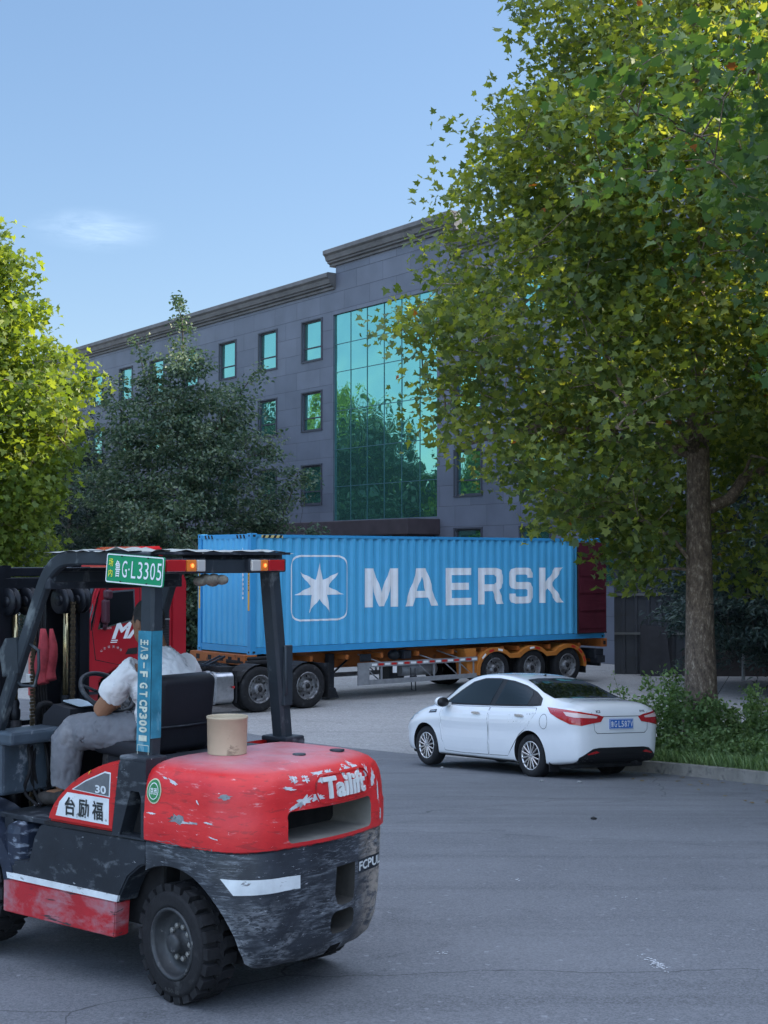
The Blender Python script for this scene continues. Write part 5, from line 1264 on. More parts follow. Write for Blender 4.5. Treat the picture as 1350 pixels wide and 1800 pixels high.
b = B(); b.prism([(0, 0), (.10, 0), (.0, .04)], (.62, -.01, 1.405), (1, 0, 0), (0, 0, 1), (0, .02, 0)); b.done('antenna', m_trim, crx)
b = B(); b.box((1.2, 0, .22), (3.9, 1.3, .10), bev=.03); b.tube([(-.88, -.4, .24), (-.6, -.4, .24)], .03, 10); b.tube([(0, -.7, .3), (0, .7, .3)], .04, 8); b.done('underbody', m_dark, crx)
def car_wheel(x, y, s):
    c = (x, y, .305); r = .305
    t = B(); pf = [(r * .66, -.01), (r * .70, .006), (r * .82, .012), (r * .94, .0), (r * .99, -.025), (r, -.05), (r, -.15), (r * .98, -.18), (r * .9, -.195), (r * .66, -.19)]
    t.lathe(pf, c, (0, s, 0), 40)
    for k in range(3): t.lathe([(r * 1.002, -.06 - k * .03), (r * .985, -.063 - k * .03), (r * .985, -.067 - k * .03), (r * 1.002, -.07 - k * .03)], c, (0, s, 0), 40)
    e = t.done('wheel', m_rubber, crx)
    k = B(); k.lathe([(r * .67, -.004), (r * .68, .004), (r * .62, .004), (r * .60, -.02), (r * .60, -.12)], c, (0, s, 0), 36); rim = k.done('rim', m_alloy, e)
    k = B(); k.lathe([(.001, -.07), (r * .6, -.07)], c, (0, s, 0), 30); k.done('brake', m_dark, rim, fix=False)
    k = B(); k.lathe([(.001, .0), (r * .12, -.003), (r * .16, -.02), (r * .16, -.05)], c, (0, s, 0), 20)
    for j in range(7):
        for da in (-.12, .12):
            a = j * 2 * math.pi / 7 + da * 1.2; a2 = j * 2 * math.pi / 7 + da * 1.9
            p0 = Vector((x + r * .10 * math.cos(a), y - s * .010, c[2] + r * .10 * math.sin(a))); p1 = Vector((x + r * .63 * math.cos(a2), y - s * .004, c[2] + r * .63 * math.sin(a2)))
            k.rtube([p0, p1], .026, .022, side=(0, 1, 0))
    k.done('spokes', m_alloy, rim)
for x in (0.0, 2.57):
    for s in (1, -1): car_wheel(x, s * .80, s)
b = B(); b.box((-.40, .70, .22), (.015, .18, .22)); b.done('mudflap', m_trim, crx)
# ================================================================== FORKLIFT
FKYAW = math.atan2(.618, -.786)
FK = Vector((-.708, 7.58, 0.0))
fk = thing('forklift_truck', 'battered red and black forklift truck seen from behind with its driver seated', 'forklift', FK, FKYAW)
def wear_red():
    m = bpy.data.materials.new('counterweight_paint'); m.use_nodes = True; nt = m.node_tree; N, L = nt.nodes, nt.links; p = N['Principled BSDF']
    tc = N.new('ShaderNodeTexCoord'); sp = N.new('ShaderNodeSeparateXYZ'); L.new(tc.outputs['Object'], sp.inputs[0])
    def noise(s, st=(1, 1, 1), det=8, rg=.65, dist=.4):
        mp = N.new('ShaderNodeMapping'); mp.inputs['Scale'].default_value = st; L.new(tc.outputs['Object'], mp.inputs[0])
        n = N.new('ShaderNodeTexNoise'); n.inputs['Scale'].default_value = s; n.inputs['Detail'].default_value = det; n.inputs['Roughness'].default_value = rg; n.inputs['Distortion'].default_value = dist
        L.new(mp.outputs[0], n.inputs[0]); return n.outputs[0]
    def rng(x, a, b, c=0., d=1.):
        r = N.new('ShaderNodeMapRange'); r.inputs['From Min'].default_value = a; r.inputs['From Max'].default_value = b; r.inputs['To Min'].default_value = c; r.inputs['To Max'].default_value = d
        L.new(x, r.inputs[0]); return r.outputs[0]
    def math_(op, a, b):
        q = N.new('ShaderNodeMath'); q.operation = op
        for i, v in enumerate((a, b)):
            if isinstance(v, (int, float)): q.inputs[i].default_value = v
            else: L.new(v, q.inputs[i])
        return q.outputs[0]
    def mix(f, a, b):
        x = N.new('ShaderNodeMix'); x.data_type = 'RGBA'; L.new(f, x.inputs['Factor'])
        for i, v in ((6, a), (7, b)):
            if isinstance(v, tuple): x.inputs[i].default_value = v + (1,)
            else: L.new(v, x.inputs[i])
        return x.outputs[2]
    z = sp.outputs[2]
    red = mix(rng(noise(3.0), .35, .65), (.54, .014, .020), (.70, .028, .028))
    red = mix(rng(noise(9, (1, 1, 5)), .57, .62, 0, .55), red, (.30, .022, .022))                   # rubbed darker streaks
    red = mix(rng(noise(7, (1, 1, 6), 12, .72), .60, .67, 0, .7), red, (.68, .36, .36))                             # pale grazes
    red = mix(rng(noise(15, (1, 1, 4), 12, .72), .665, .68), red, (.72, .68, .68))                          # bare primer chips
    up = N.new('ShaderNodeNewGeometry'); nz_ = N.new('ShaderNodeSeparateXYZ'); L.new(up.outputs['Normal'], nz_.inputs[0])
    top = rng(z, 1.155, 1.19)
    red = mix(math_('MULTIPLY', top, rng(noise(4), .25, .7, .35, .85)), red, (.50, .30, .33))       # pinkish tone mixed in on the top
    blk = mix(rng(noise(4), .35, .65), (.014, .017, .023), (.036, .042, .053))
    patch = rng(noise(2.6, (1, 1, 1.4), 4, .6, .8), .44, .60)
    blk = mix(math_('MULTIPLY', patch, rng(noise(11, (1, 1, 7), 12, .72), .49, .60, 0, .9)), blk, (.19, .21, .235))
    blk = mix(rng(noise(17, (1, 1, 9), 12, .72), .625, .65, 0, .95), blk, (.50, .52, .54))
    low = rng(z, .58, .28)
    blk = mix(math_('MULTIPLY', math_('MULTIPLY', low, rng(noise(2.1, (1, 1, 1), 4, .6, .5), .42, .58)), rng(noise(15, (1.2, 1, 3), 12, .75, dist=.9), .46, .56)), blk, (.46, .48, .51))   # scraped lower edge
    blk = mix(math_('MULTIPLY', rng(sp.outputs[1], -.20, -.42), rng(noise(12, (1, 1, 2), 12, .75, dist=.6), .42, .54)), blk, (.42, .36, .30))
    edge = math_('ADD', z, math_('MULTIPLY', math_('SUBTRACT', noise(14, (1, 1, 1)), .5), .05))
    isred = rng(edge, .792, .795)
    cur = mix(isred, blk, red)
    L.new(cur, p.inputs[0])
    L.new(rng(noise(6), .3, .7, .32, .60), p.inputs['Roughness'])
    b = N.new('ShaderNodeBump'); b.inputs['Strength'].default_value = .35; b.inputs['Distance'].default_value = .006
    L.new(noise(10, (1, 1, 3)), b.inputs['Height']); L.new(b.outputs[0], p.inputs['Normal'])
    return m
m_cw = wear_red()
m_fred = mat('forklift_red', (.56, .022, .022), .35, 0, .12, 3, .15, 15, wear=[((.28, .02, .02), 6, .56, .08, (1, 1, 3), .5), ((.55, .35, .33), 10, .64, .03, (1, 1, 4), .6)], coat=.2)
m_sill = mat('sill_red', (.42, .022, .030), .5, 0, .2, 4, .2, 20, wear=[((.36, .20, .22), 4, .50, .2, (1, 1, 2), .7), ((.05, .04, .045), 7, .60, .04, (.6, 1, 5), .7)])
m_fblk = mat('forklift_black', (.021, .026, .034), .55, 0, .3, 3, .15, 30, wear=[((.15, .165, .18), 5, .55, .15, (1, 1, 2), .7), ((.42, .44, .45), 16, .68, .02, (1, 1, 3), .7)])
m_post = mat('guard_grey', (.026, .034, .042), .5, 0, .25, 4, .12, 30, wear=[((.16, .18, .18), 6, .56, .12, (1, 1, .5), .6), ((.30, .26, .18), 14, .70, .03, (1, 1, .4), .8)])
m_dust = mat('dusty_recess', (.20, .19, .17), .95, 0, .25, 5)
m_dust_shade = mat('dark_recess', (.06, .057, .052), .95, 0, .25, 5)  # dust tone darkened, putting the pockets' inner shade into the colour
m_seat = mat('seat_vinyl', (.010, .011, .016), .6, 0, .2, 3, .3, 8)

# counterweight --------------------------------------------------
def cw_outline(d, zz):
    hw, xr, xf, rc = .605 - d, -.595 + d, .155, .27
    bow = .045
    pts = [(xf, -hw)]
    n = 9
    for k in range(n + 1):
        a = R(-90 - 90 * k / n); pts.append((xr + bow + rc + rc * math.cos(a), -hw + rc + rc * math.sin(a)))
    for k in range(1, 10):
        y = (-hw + rc) + (2 * hw - 2 * rc) * k / 10; pts.append((xr + bow * (y / (hw - rc)) ** 2, y))
    for k in range(n + 1):
        a = R(180 - 90 * k / n); pts.append((xr + bow + rc + rc * math.cos(a), hw - rc + rc * math.sin(a)))
    pts.append((xf, hw))
    # subdivide the straight sides
    return [(x, y, zz) for x, y in pts]
b = B()
prf = [(.195, .13), (.21, .085), (.25, .05), (.33, .028), (.45, .016), (.60, .010), (.775, .006), (.786, .010), (.790, .006), (.80, -.004), (.84, -.006), (.93, -.006), (.942, -.002), (1.02, .002), (1.08, .010), (1.12, .024), (1.148, .048), (1.166, .082), (1.178, .13), (1.186, .20), (1.19, .30)]
b.loft([cw_outline(d, z) for z, d in prf], True, True, True)
cwt = b.done('counterweight', m_cw, fk)
cut = []
for s in (1, -1):
    c = B(); c.lathe([(.40, -.26), (.40, .26)], (-.02, s * .62, .285), (0, 1, 0), 48, True, True); cut.append(c.done('c', m_dark, fk))
    c = B(); c.box((.06, s * .62, .20), (.74, .52, .34)); cut.append(c.done('c', m_dark, fk))
c = B(); c.prism(rrect(.645, .155, .030, (0, .895)), (-.80, 0, 0), (0, 1, 0), (0, 0, 1), (.52, 0, 0)); cut.append(c.done('c', m_dust, fk))
c = B(); c.prism([(-.178, .655), (-.015, .655), (-.008, .52), (-.03, .465), (-.06, .455), (-.14, .455), (-.17, .47), (-.178, .52)], (-.80, 0, 0), (0, 1, 0), (0, 0, 1), (.50, 0, 0)); cut.append(c.done('c', m_dust_shade, fk))
c = B(); c.prism(rrect(.20, .115, .045, (-.085, .372)), (-.80, 0, 0), (0, 1, 0), (0, 0, 1), (.45, 0, 0)); cut.append(c.done('c', m_dust_shade, fk))
c = B(); c.prism([(-.13, .1), (.02, .1), (-.01, .255), (-.10, .255)], (-.80, 0, 0), (0, 1, 0), (0, 0, 1), (.50, 0, 0)); cut.append(c.done('c', m_dark, fk))
boolean(cwt, cut)
cwt.data.polygons.foreach_set('use_smooth', np.ones(len(cwt.data.polygons), dtype=bool)); cwt.data.set_sharp_from_angle(angle=R(40))
wv = bvh_of(cwt)
def fr(nm, P, m, off, thick=0.0, par=cwt, du=.02, far=.8):      # from behind, (y,z)
    return decal(nm, [[(-y, z) for y, z in q] for q in P], (-1.2, 0, 0), (0, -1, 0), (0, 0, 1), wv, off, m, par, du=du, dv=.03, thick=thick, far=far)
def fs_(nm, P, m, off, thick=0.0, par=cwt, du=.03):               # from the left side, (x,z)
    return decal(nm, [[(-x, z) for x, z in q] for q in P], (0, 1.2, 0), (-1, 0, 0), (0, 0, 1), wv, off, m, par, du=du, dv=.03, thick=thick)
def fdiag(nm, P, m, off, thick=0.0, par=cwt, ang=-40, far=.9, O_=(0, 0, 0)):    # from behind-left
    D_ = Vector((math.cos(R(ang)), math.sin(R(ang)), 0)); U__ = D_.cross(Vector((0, 0, 1))).normalized()
    return decal(nm, P, Vector(O_) - D_ * .3, U__, (0, 0, 1), wv, off, m, par, du=.02, dv=.03, thick=thick, far=far)
# raised name badge: rounded panel and the white letters
fr('badge_rim', [rrect(.46, .145, .070, (-.085, 1.055), 8), rrect(.445, .130, .063, (-.085, 1.055), 8)], m_fred, .006, .004)
lt = text_polys('Tailift', w=.345, h=.105, bold=.030); m_lw = mat('badge_white', (.66, .69, .68), .5, 0, .15, 9, wear=[((.35, .1, .1), 20, .66, .03, (1, 1, 1), .5)])
fr('badge_lettering', [[(-px - .085, pz + 1.058) for px, pz in q] for q in lt], m_lw, .012, .010, du=.012)
rg = random.Random(5)
def ragged(cx, cy, w, h, seed, n=22, rough=.35, rot=0.0):
    r2 = random.Random(seed); o = []
    for k in range(n):
        a = 2 * math.pi * k / n; q = 1 + r2.uniform(-rough, rough); x, y = w * q * math.cos(a), h * q * math.sin(a)
        o.append((cx + x * math.cos(rot) - y * math.sin(rot), cy + x * math.sin(rot) + y * math.cos(rot)))
    return o
m_prim = mat('bare_primer', (.55, .56, .57), .7, 0, .25, 12, wear=[((.30, .31, .33), 14, .55, .05, (1, 1, 1), .7)])
m_bare = mat('bare_metal', (.24, .26, .27), .6, .2, .3, 12, wear=[((.08, .09, .09), 16, .52, .06, (1, 1, 1), .7)])
for i, (cy, cz, w, h, ro) in enumerate([(.225, 1.012, .055, .020, -.35), (.285, .990, .030, .008, -.5), (.13, 1.022, .05, .016, 0), (.10, 1.105, .020, .016, 0), (.10, 1.135, .035, .010, 0), (.19, 1.12, .022, .018, .3), (-.08, 1.12, .016, .018, 0), (-.13, 1.14, .030, .012, .3), (-.20, 1.135, .04, .016, .5), (-.30, 1.10, .020, .035, .4), (-.36, 1.06, .016, .04, .2), (-.40, .98, .008, .05, 0), (.02, 1.13, .03, .012, 0), (.30, 1.08, .03, .008, .2), (.26, 1.12, .02, .016, .1), (-.42, .86, .008, .03, 0)]):
    fr('paint_chip', [ragged(cy, cz, w, h, 40 + i, 24, .45, ro)], m_prim, .0015)
for i, (cx, cz, w, h, ro) in enumerate([(-.085, .925, .055, .022, 0), (-.14, .915, .045, .006, -.1), (-.03, 1.10, .035, .007, .3), (-.38, 1.06, .03, .012, 0), (-.02, .80, .07, .010, .05), (-.25, .795, .08, .012, -.02), (.03, 1.115, .02, .004, .2), (.10, .935, .03, .004, 0), (-.20, .92, .03, .006, 0), (-.30, .93, .03, .004, .1), (.06, 1.07, .012, .004, -.6), (-.22, 1.02, .015, .004, .9), (-.33, .86, .03, .003, .2)]):
    fs_('paint_chip', [ragged(cx, cz, w, h, 70 + i, 22, .4, ro)], m_bare if i in (0, 3, 4, 5) else m_prim, .0015)
# round green sticker
fs_('round_sticker', [ell(.052, .062, (.09, 1.045), 28)], mat('sticker_cream', (.60, .58, .40), .6), .003)
fs_('round_sticker', [ell(.046, .055, (.09, 1.045), 28)], mat('sticker_green', (.04, .22, .08), .6, 0, .3, 30), .005)
fs_('round_sticker', [ell(.034, .041, (.09, 1.045), 28), ell(.030, .037, (.09, 1.045), 28)], m_white, .006)
fs_('sticker_text', [[(-px, pz) for px, pz in q] for q in text_polys('京西', w=.048, h=.034, bold=.01, c=(-.09, 1.045))], m_white, .0065, du=.02)
# white stripes round the black part
fdiag('white_stripe', [[(-.165, .668), (-.105, .590), (.235, .590), (.235, .655)]], mat('stripe_white', (.66, .69, .70), .6, 0, .15, 8, wear=[((.2, .2, .2), 14, .62, .05, (1, 1, 2), .7)]), .003, ang=-38, O_=(-.3, .33, 0))
fr('code_plate', [[(-.205, .655), (-.45, .655), (-.45, .585), (-.205, .585)]], m_fblk, .003)
fr('code_text', [[(-px - .33, pz + .622) for px, pz in q] for q in text_polys('FCPUL', w=.24, h=.048, bold=.03)], m_lw, .006)
b = B(); b.lathe([(.035, 0), (.035, .008), (.02, .010), (.001, .010)], (-.30, -.05, 1.188), (0, 0, 1), 20); b.done('lifting_cap', m_fblk, cwt)
b = B(); b.lathe([(.040, 0), (.040, .008), (.02, .010), (.001, .010)], (-.33, -.32, 1.184), (0, 0, 1), 20); b.done('lifting_cap', m_fblk, cwt)

# body ------------------------------------------------------------
def sidepair(f):
    for s in (1, -1): f(s)
# chassis side plates with the stepped sill
CH1 = [(.155, .79), (.155, .67), (.20, .655), (.29, .59), (.345, .50), (.36, .45), (1.29, .45), (1.29, .56), (1.09, .565), (1.045, .70), (1.00, .77), (.935, .785)]
def mk(s):
    b = B(); b.prism(CH1, (0, s * .595, 0), (1, 0, 0), (0, 0, 1), (0, -s * .14, 0), .008); ch = b.done('side_panel', m_fblk, fk)
    b = B(); b.prism([(.365, .455), (1.29, .455), (1.29, .487), (.355, .487)], (0, s * .603, 0), (1, 0, 0), (0, 0, 1), (0, -s * .02, 0)); b.done('white_stripe', MATS['stripe_white'], ch)
    b = B(); b.prism([(.385, .27), (.372, .452), (1.30, .452), (1.30, .27)], (0, s * .600, 0), (1, 0, 0), (0, 0, 1), (0, -s * .10, 0), .006); b.done('sill', m_sill, ch)
sidepair(mk)
b = B(); b.box((.85, 0, .52), (1.3, .86, .44), bev=.02); b.box((-.1, 0, .75), (.4, .7, .3)); b.done('frame', m_dark, fk)
b = B(); b.box((1.20, 0, .775), (.46, 1.06, .03), bev=.005); b.box((1.35, 0, .72), (.08, 1.06, .14), bev=.01); b.done('floor_plate', m_fblk, fk)
# engine hood sides (red fairing)
FA = [(.400, .800), (.945, .800), (.930, .855), (.885, .915), (.82, .972), (.74, 1.030), (.64, 1.085), (.53, 1.130), (.42, 1.163), (.345, 1.178)]
def mk(s):
    b = B(); b.prism(FA, (0, s * .592, 0), (1, 0, 0), (0, 0, 1), (0, -s * .20, 0), .018); f = b.done('fairing', m_fred, fk, sharp=35)
    if s > 0:
        fv = bvh_of(f)
        q = lambda nm, P, m, off: decal(nm, [[(-x, z) for x, z in l] for l in P], (0, 1.2, 0), (-1, 0, 0), (0, 0, 1), fv, off, m, f, du=.05, dv=.05)
        wht = MATS['stripe_white']
        q('label_border', [[(.432, .985), (.425, 1.105), (.47, 1.108), (.62, 1.050), (.735, .990), (.432, .978)]], wht, .001)
        q('label_panel', [[(.440, .984), (.433, 1.097), (.47, 1.100), (.62, 1.042), (.715, .994)]], mat('label_grey', (.13, .14, .15), .6, 0, .2, 12), .003)
        q('label_text', [[(-px, pz) for px, pz in l] for l in text_polys('30', w=.085, h=.042, bold=.03, c=(-.500, 1.012))], wht, .005)
        q('name_panel', [[(.440, .835), (.438, .970), (.770, .972), (.835, .915), (.865, .840)]], wht, .001)
        for i, (ch_, cx) in enumerate((('台', .745), ('励', .635), ('福', .525))):
            q('name_text', [[(-px, pz) for px, pz in l] for l in text_polys(ch_, w=.085, h=.098, bold=.022, c=(-cx, .900))], mat('ink', (.03, .035, .035), .5), .004)
        q('warning_sticker', [[(.555, 1.098), (.60, 1.078), (.615, 1.093), (.575, 1.115)]], mat('sticker_yellow', (.75, .45, .02), .5), .003)
sidepair(mk)
def mk(s):   # rubber seal under the fairing
    b = B(); b.prism([(.37, .785), (.95, .785), (.95, .802), (.37, .802)], (0, s * .60, 0), (1, 0, 0), (0, 0, 1), (0, -s * .12, 0)); b.done('seal', m_dark, fk)
sidepair(mk)
b = B(); b.prism([(.10, .80), (.10, 1.165), (.40, 1.165), (.62, 1.09), (.80, .99), (.90, .88), (.94, .80)], (0, -.41, 0), (1, 0, 0), (0, 0, 1), (0, .82, 0), .02); b.done('engine_hood', m_fblk, fk, sharp=35)
# post brackets with the tapering opening
def mk(s):
    b = B(); P = [(.158, .79), (.150, 1.185), (.34, 1.185), (.355, 1.15), (.405, .79)]; Hh = [(.185, .80), (.185, 1.00), (.20, 1.03), (.262, 1.03), (.345, .80)]
    for quad in trapz([P, Hh], .08, .5):
        b.prism(quad, (0, s * .603, 0), (1, 0, 0), (0, 0, 1), (0, -s * .10, 0))
    b.box((.25, s * .530, 1.19), (.20, .15, .03), bev=.01); b.done('post_bracket', m_fblk, fk)
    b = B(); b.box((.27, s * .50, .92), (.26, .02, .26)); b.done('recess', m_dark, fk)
sidepair(mk)
# overhead guard --------------------------------------------------
PT = [(.285, .500, 1.19), (.262, .455, 2.13)]
gp = {}
for s, (a, c) in ((1, ((.262, .478, 1.19), (.262, .462, 2.17))), (-1, ((.245, -.525, 1.17), (.215, -.375, 2.155)))):
    b = B(); b.rtube([a, c], .085, .10, side=(0, 1, 0)); gp[s] = b.done('guard_post', m_post, fk)
for s in (1, -1):
    y = .475 * s
    pa = spline([(.235, y, 2.205), (.55, y, 2.213), (.86, y, 2.213), (.98, y, 2.195), (1.07, y, 2.135), (1.135, y, 2.04), (1.27, y * 1.03, 1.73), (1.44, y * 1.06, 1.35), (1.58, y * 1.08, 1.02), (1.64, y * 1.09, .85)], 4)
    b = B(); b.rtube([tuple(p) for p in pa], .055, .080, side=(0, 1, 0)); lg = b.done('guard_leg', m_post, fk)
    if s > 0:
        b = B(); b.prism([(-.05, -.07), (.10, -.10), (.13, .05), (.08, .12), (-.03, .13)], (1.33, y * 1.06, 1.64), (1, 0, 0), (0, 0, 1), (0, .02, 0), .004); b.done('mount_plate', m_post, lg)
        b = B(); b.tube([(1.235, y * 1.04, 1.74), (1.17, y * 1.0, 1.70), (1.165, y, 1.60), (1.20, y, 1.50), (1.29, y * 1.04, 1.50), (1.36, y * 1.05, 1.54)], .009, 8); b.done('grab_handle', m_post, lg)
b = B(); b.box((.215, .035, 2.168), (.075, .94, .075), bev=.008); b.done('rear_beam', m_post, fk)
b = B(); b.box((.96, 0, 2.20), (.06, .95, .05), bev=.008); b.box((1.06, 0, 2.11), (.05, .95, .06), bev=.008)
for y in (-.32, -.16, 0, .16, .32): b.box((.58, y, 2.205), (.76, .03, .035), bev=.004)
b.done('roof_bars', m_post, fk)
b = B(); b.box((1.07, .0, 2.10), (.05, 1.0, .12), bev=.008); b.done('front_beam', m_fblk, fk)
# wrinkled sheet tied over the roof
b = B(); r2 = random.Random(3); gx, gy = 26, 22; rows_ = []
for i in range(gx + 1):
    row = []
    for j in range(gy + 1):
        x = .15 + .92 * i / gx; y = -.50 + 1.01 * j / gy
        ed = 1.0 if (i in (0, gx) or j in (0, gy)) else 0.0
        row.append((x + ed * r2.uniform(-.02, .02), y + ed * r2.uniform(-.02, .02), 2.252 + .004 * math.sin(x * 19 + y * 9) + .003 * math.sin(y * 27 - x * 8) + r2.uniform(-.002, .004) - ed * r2.uniform(0, .012) + (.016 if j > 19 and 4 < i < 12 and r2.random() < .5 else 0)))
    rows_.append(row)
b.loft(rows_, False, False, False); b.done('roof_sheet', mat('pale_sheet', (.36, .37, .34), .7, 0, .3, 9, wear=[((.2, .2, .17), 7, .55, .1, (1, 1, 1), .8)]), fk, fix=False)
b = B(); b.box((.60, 0, 2.238), (.90, .96, .014)); b.done('roof_plate', m_fblk, fk)
# rear lamps on the cross beam
for yc, s in ((.34, 1), (-.29, -1)):
    x = .168
    b = B(); b.box((x, yc, 2.172), (.045, .30, .075), bev=.008); lp = b.done('tail_lamp', m_fblk, fk)
    segs = ((.075, .14, m_redglass), (-.035, .07, m_orangeglass), (-.105, .06, m_clearglass)) if s > 0 else ((.105, .07, m_clearglass), (.04, .06, m_orangeglass), (-.06, .13, m_redglass))
    for dy, w, m in segs: b = B(); b.box((x - .026, yc + dy, 2.172), (.02, w, .062), bev=.006); b.done('lens', m, lp)
    b = B(); b.lathe([(.001, .004), (.011, 0)], (x - .040, yc + (-.035 if s > 0 else .04), 2.172), (-1, 0, 0), 14)
    b.done('bulb', mat('lit_bulb', (1.0, .30, .06), .4, emit=.45), lp)
b = B()
for k in range(9): b.ball((.22 + r2.uniform(-.03, .03), .02 + k * .016, 2.095 + r2.uniform(-.015, .01)), .035, (1, 1.1, .8), 8)
b.done('foam_bundle', mat('foam', (.22, .20, .16), .9, 0, .4, 20, .6, 40), fk)
# number plate on the side of the guard
npl = bpy.data.objects.new('number_plate', None); bpy.data.objects.remove(npl)
b = B(); b.prism(rrect(.44, .155, .012, (0, 0), 4), (0, 0, 0), (1, 0, 0), (0, 0, 1), (0, -.006, 0)); pl_ = b.done('number_plate', mat('plate_green', (.008, .27, .115), .4), fk)
pl_.location = (.335, .520, 2.150); pl_.rotation_euler = (R(2), R(-3.2), 0)
def PT_(nm, P, m, off=.003): return decal(nm, [[(u, v) for u, v in l] for l in P], (0, 0, 0), (-1, 0, 0), (0, 0, 1), None, off, m, pl_, du=9, dv=9)
PT_('plate_border', [rrect(.435, .150, .011), rrect(.423, .138, .009)], m_white)
m_py = mat('plate_yellow', (.75, .72, .05), .5)
PT_('plate_text', text_polys('场', w=.034, h=.042, bold=.012, c=(-.183, .030)), m_py); PT_('plate_text', text_polys('内', w=.032, h=.040, bold=.012, c=(-.183, -.026)), m_py)
for ch_, cx, w, h, bo in (('鲁', -.128, .040, .088, .006), ('G', -.074, .038, .088, .0), ('·', -.040, .009, .012, .02), ('L', -.005, .034, .088, .0), ('3', .045, .034, .088, .0), ('3', .092, .034, .088, .0), ('0', .140, .036, .088, .0), ('5', .188, .034, .088, .0)):
    PT_('plate_text', text_polys(ch_, w=w, h=h, bold=bo, c=(cx, .0)), m_white)
for u, v in ((-.10, .066), (.10, .066), (-.10, -.066), (.10, -.066)): PT_('plate_screw', [ell(.008, .004, (u, v), 10)], m_dark, .004)
# faded blue tape with hand lettering on the post
m_tape = mat('teal_tape', (.035, .21, .30), .35, 0, .3, 9, wear=[((.20, .38, .45), 12, .58, .1, (1, 1, .4), .4)])
def postpt(s, t, u, off):   # point on outer (y+) face of the near post: t height 0..1, u across
    a = Vector((.262, .478, 1.19)); c = Vector((.262, .462, 2.17)); p = a + (c - a) * t
    return (p.x + u, p.y + .0425 + off, p.z)
tape = decal('tape', [[(-.050, .03), (.050, .03), (.050, .66), (-.050, .66)]], (0, 0, 0), (1, 0, 0), (0, 0, 1), None, 0, m_tape, gp[1], du=9, dv=9, fn=lambda u, v: postpt(1, v, u, .002))
decal('tape', [[(.0, .10), (.060, .10), (.060, .66), (.0, .66)]], (0, 0, 0), (1, 0, 0), (0, 0, 1), None, 0, m_tape, gp[1], du=9, dv=9, fn=lambda u, v: (.262 - .052, .5205 - .016 * v - u * 1.2, 1.19 + .98 * v))
m_ink2 = mat('faded_ink', (.55, .58, .48), .6, 0, .2, 30)
tx = 'L3305 GPT-E7A'
for ch_, vz in (('王', .60), ('八', .565), ('3', .525), ('-', .480), ('F', .435), ('G', .375), ('T', .330), ('C', .285), ('P', .250), ('3', .215), ('0', .180), ('0', .145), ('1', .100)):
    P = text_polys(ch_, w=(.040 if ch_ != '-' else .040), h=(.066 if ch_ != '-' else .012), bold=.045)
    decal('tape_lettering', [[(-pz * .9, vz - px_ * .75) for px_, pz in l] for l in P], (0, 0, 0), (1, 0, 0), (0, 0, 1), None, 0, m_ink2, gp[1], du=9, dv=9, fn=lambda u, v: postpt(1, v, u, .005))
decal('data_plate', [rrect(.085, .085, .004, (0, -.012)), rrect(.078, .078, .003, (0, -.012))], (0, 0, 0), (1, 0, 0), (0, 0, 1), None, 0, m_ink2, gp[1], du=9, dv=9, fn=lambda u, v: postpt(1, v + .035, u, .003))
b = B(); b.tube([(.20, -.455, 1.72), (.165, -.455, 1.71), (.16, -.460, 1.45), (.20, -.465, 1.43)], .008, 6); b.box((.185, -.49, 1.55), (.03, .07, .34), bev=.005); b.done('latch_bar', m_post, gp[-1])

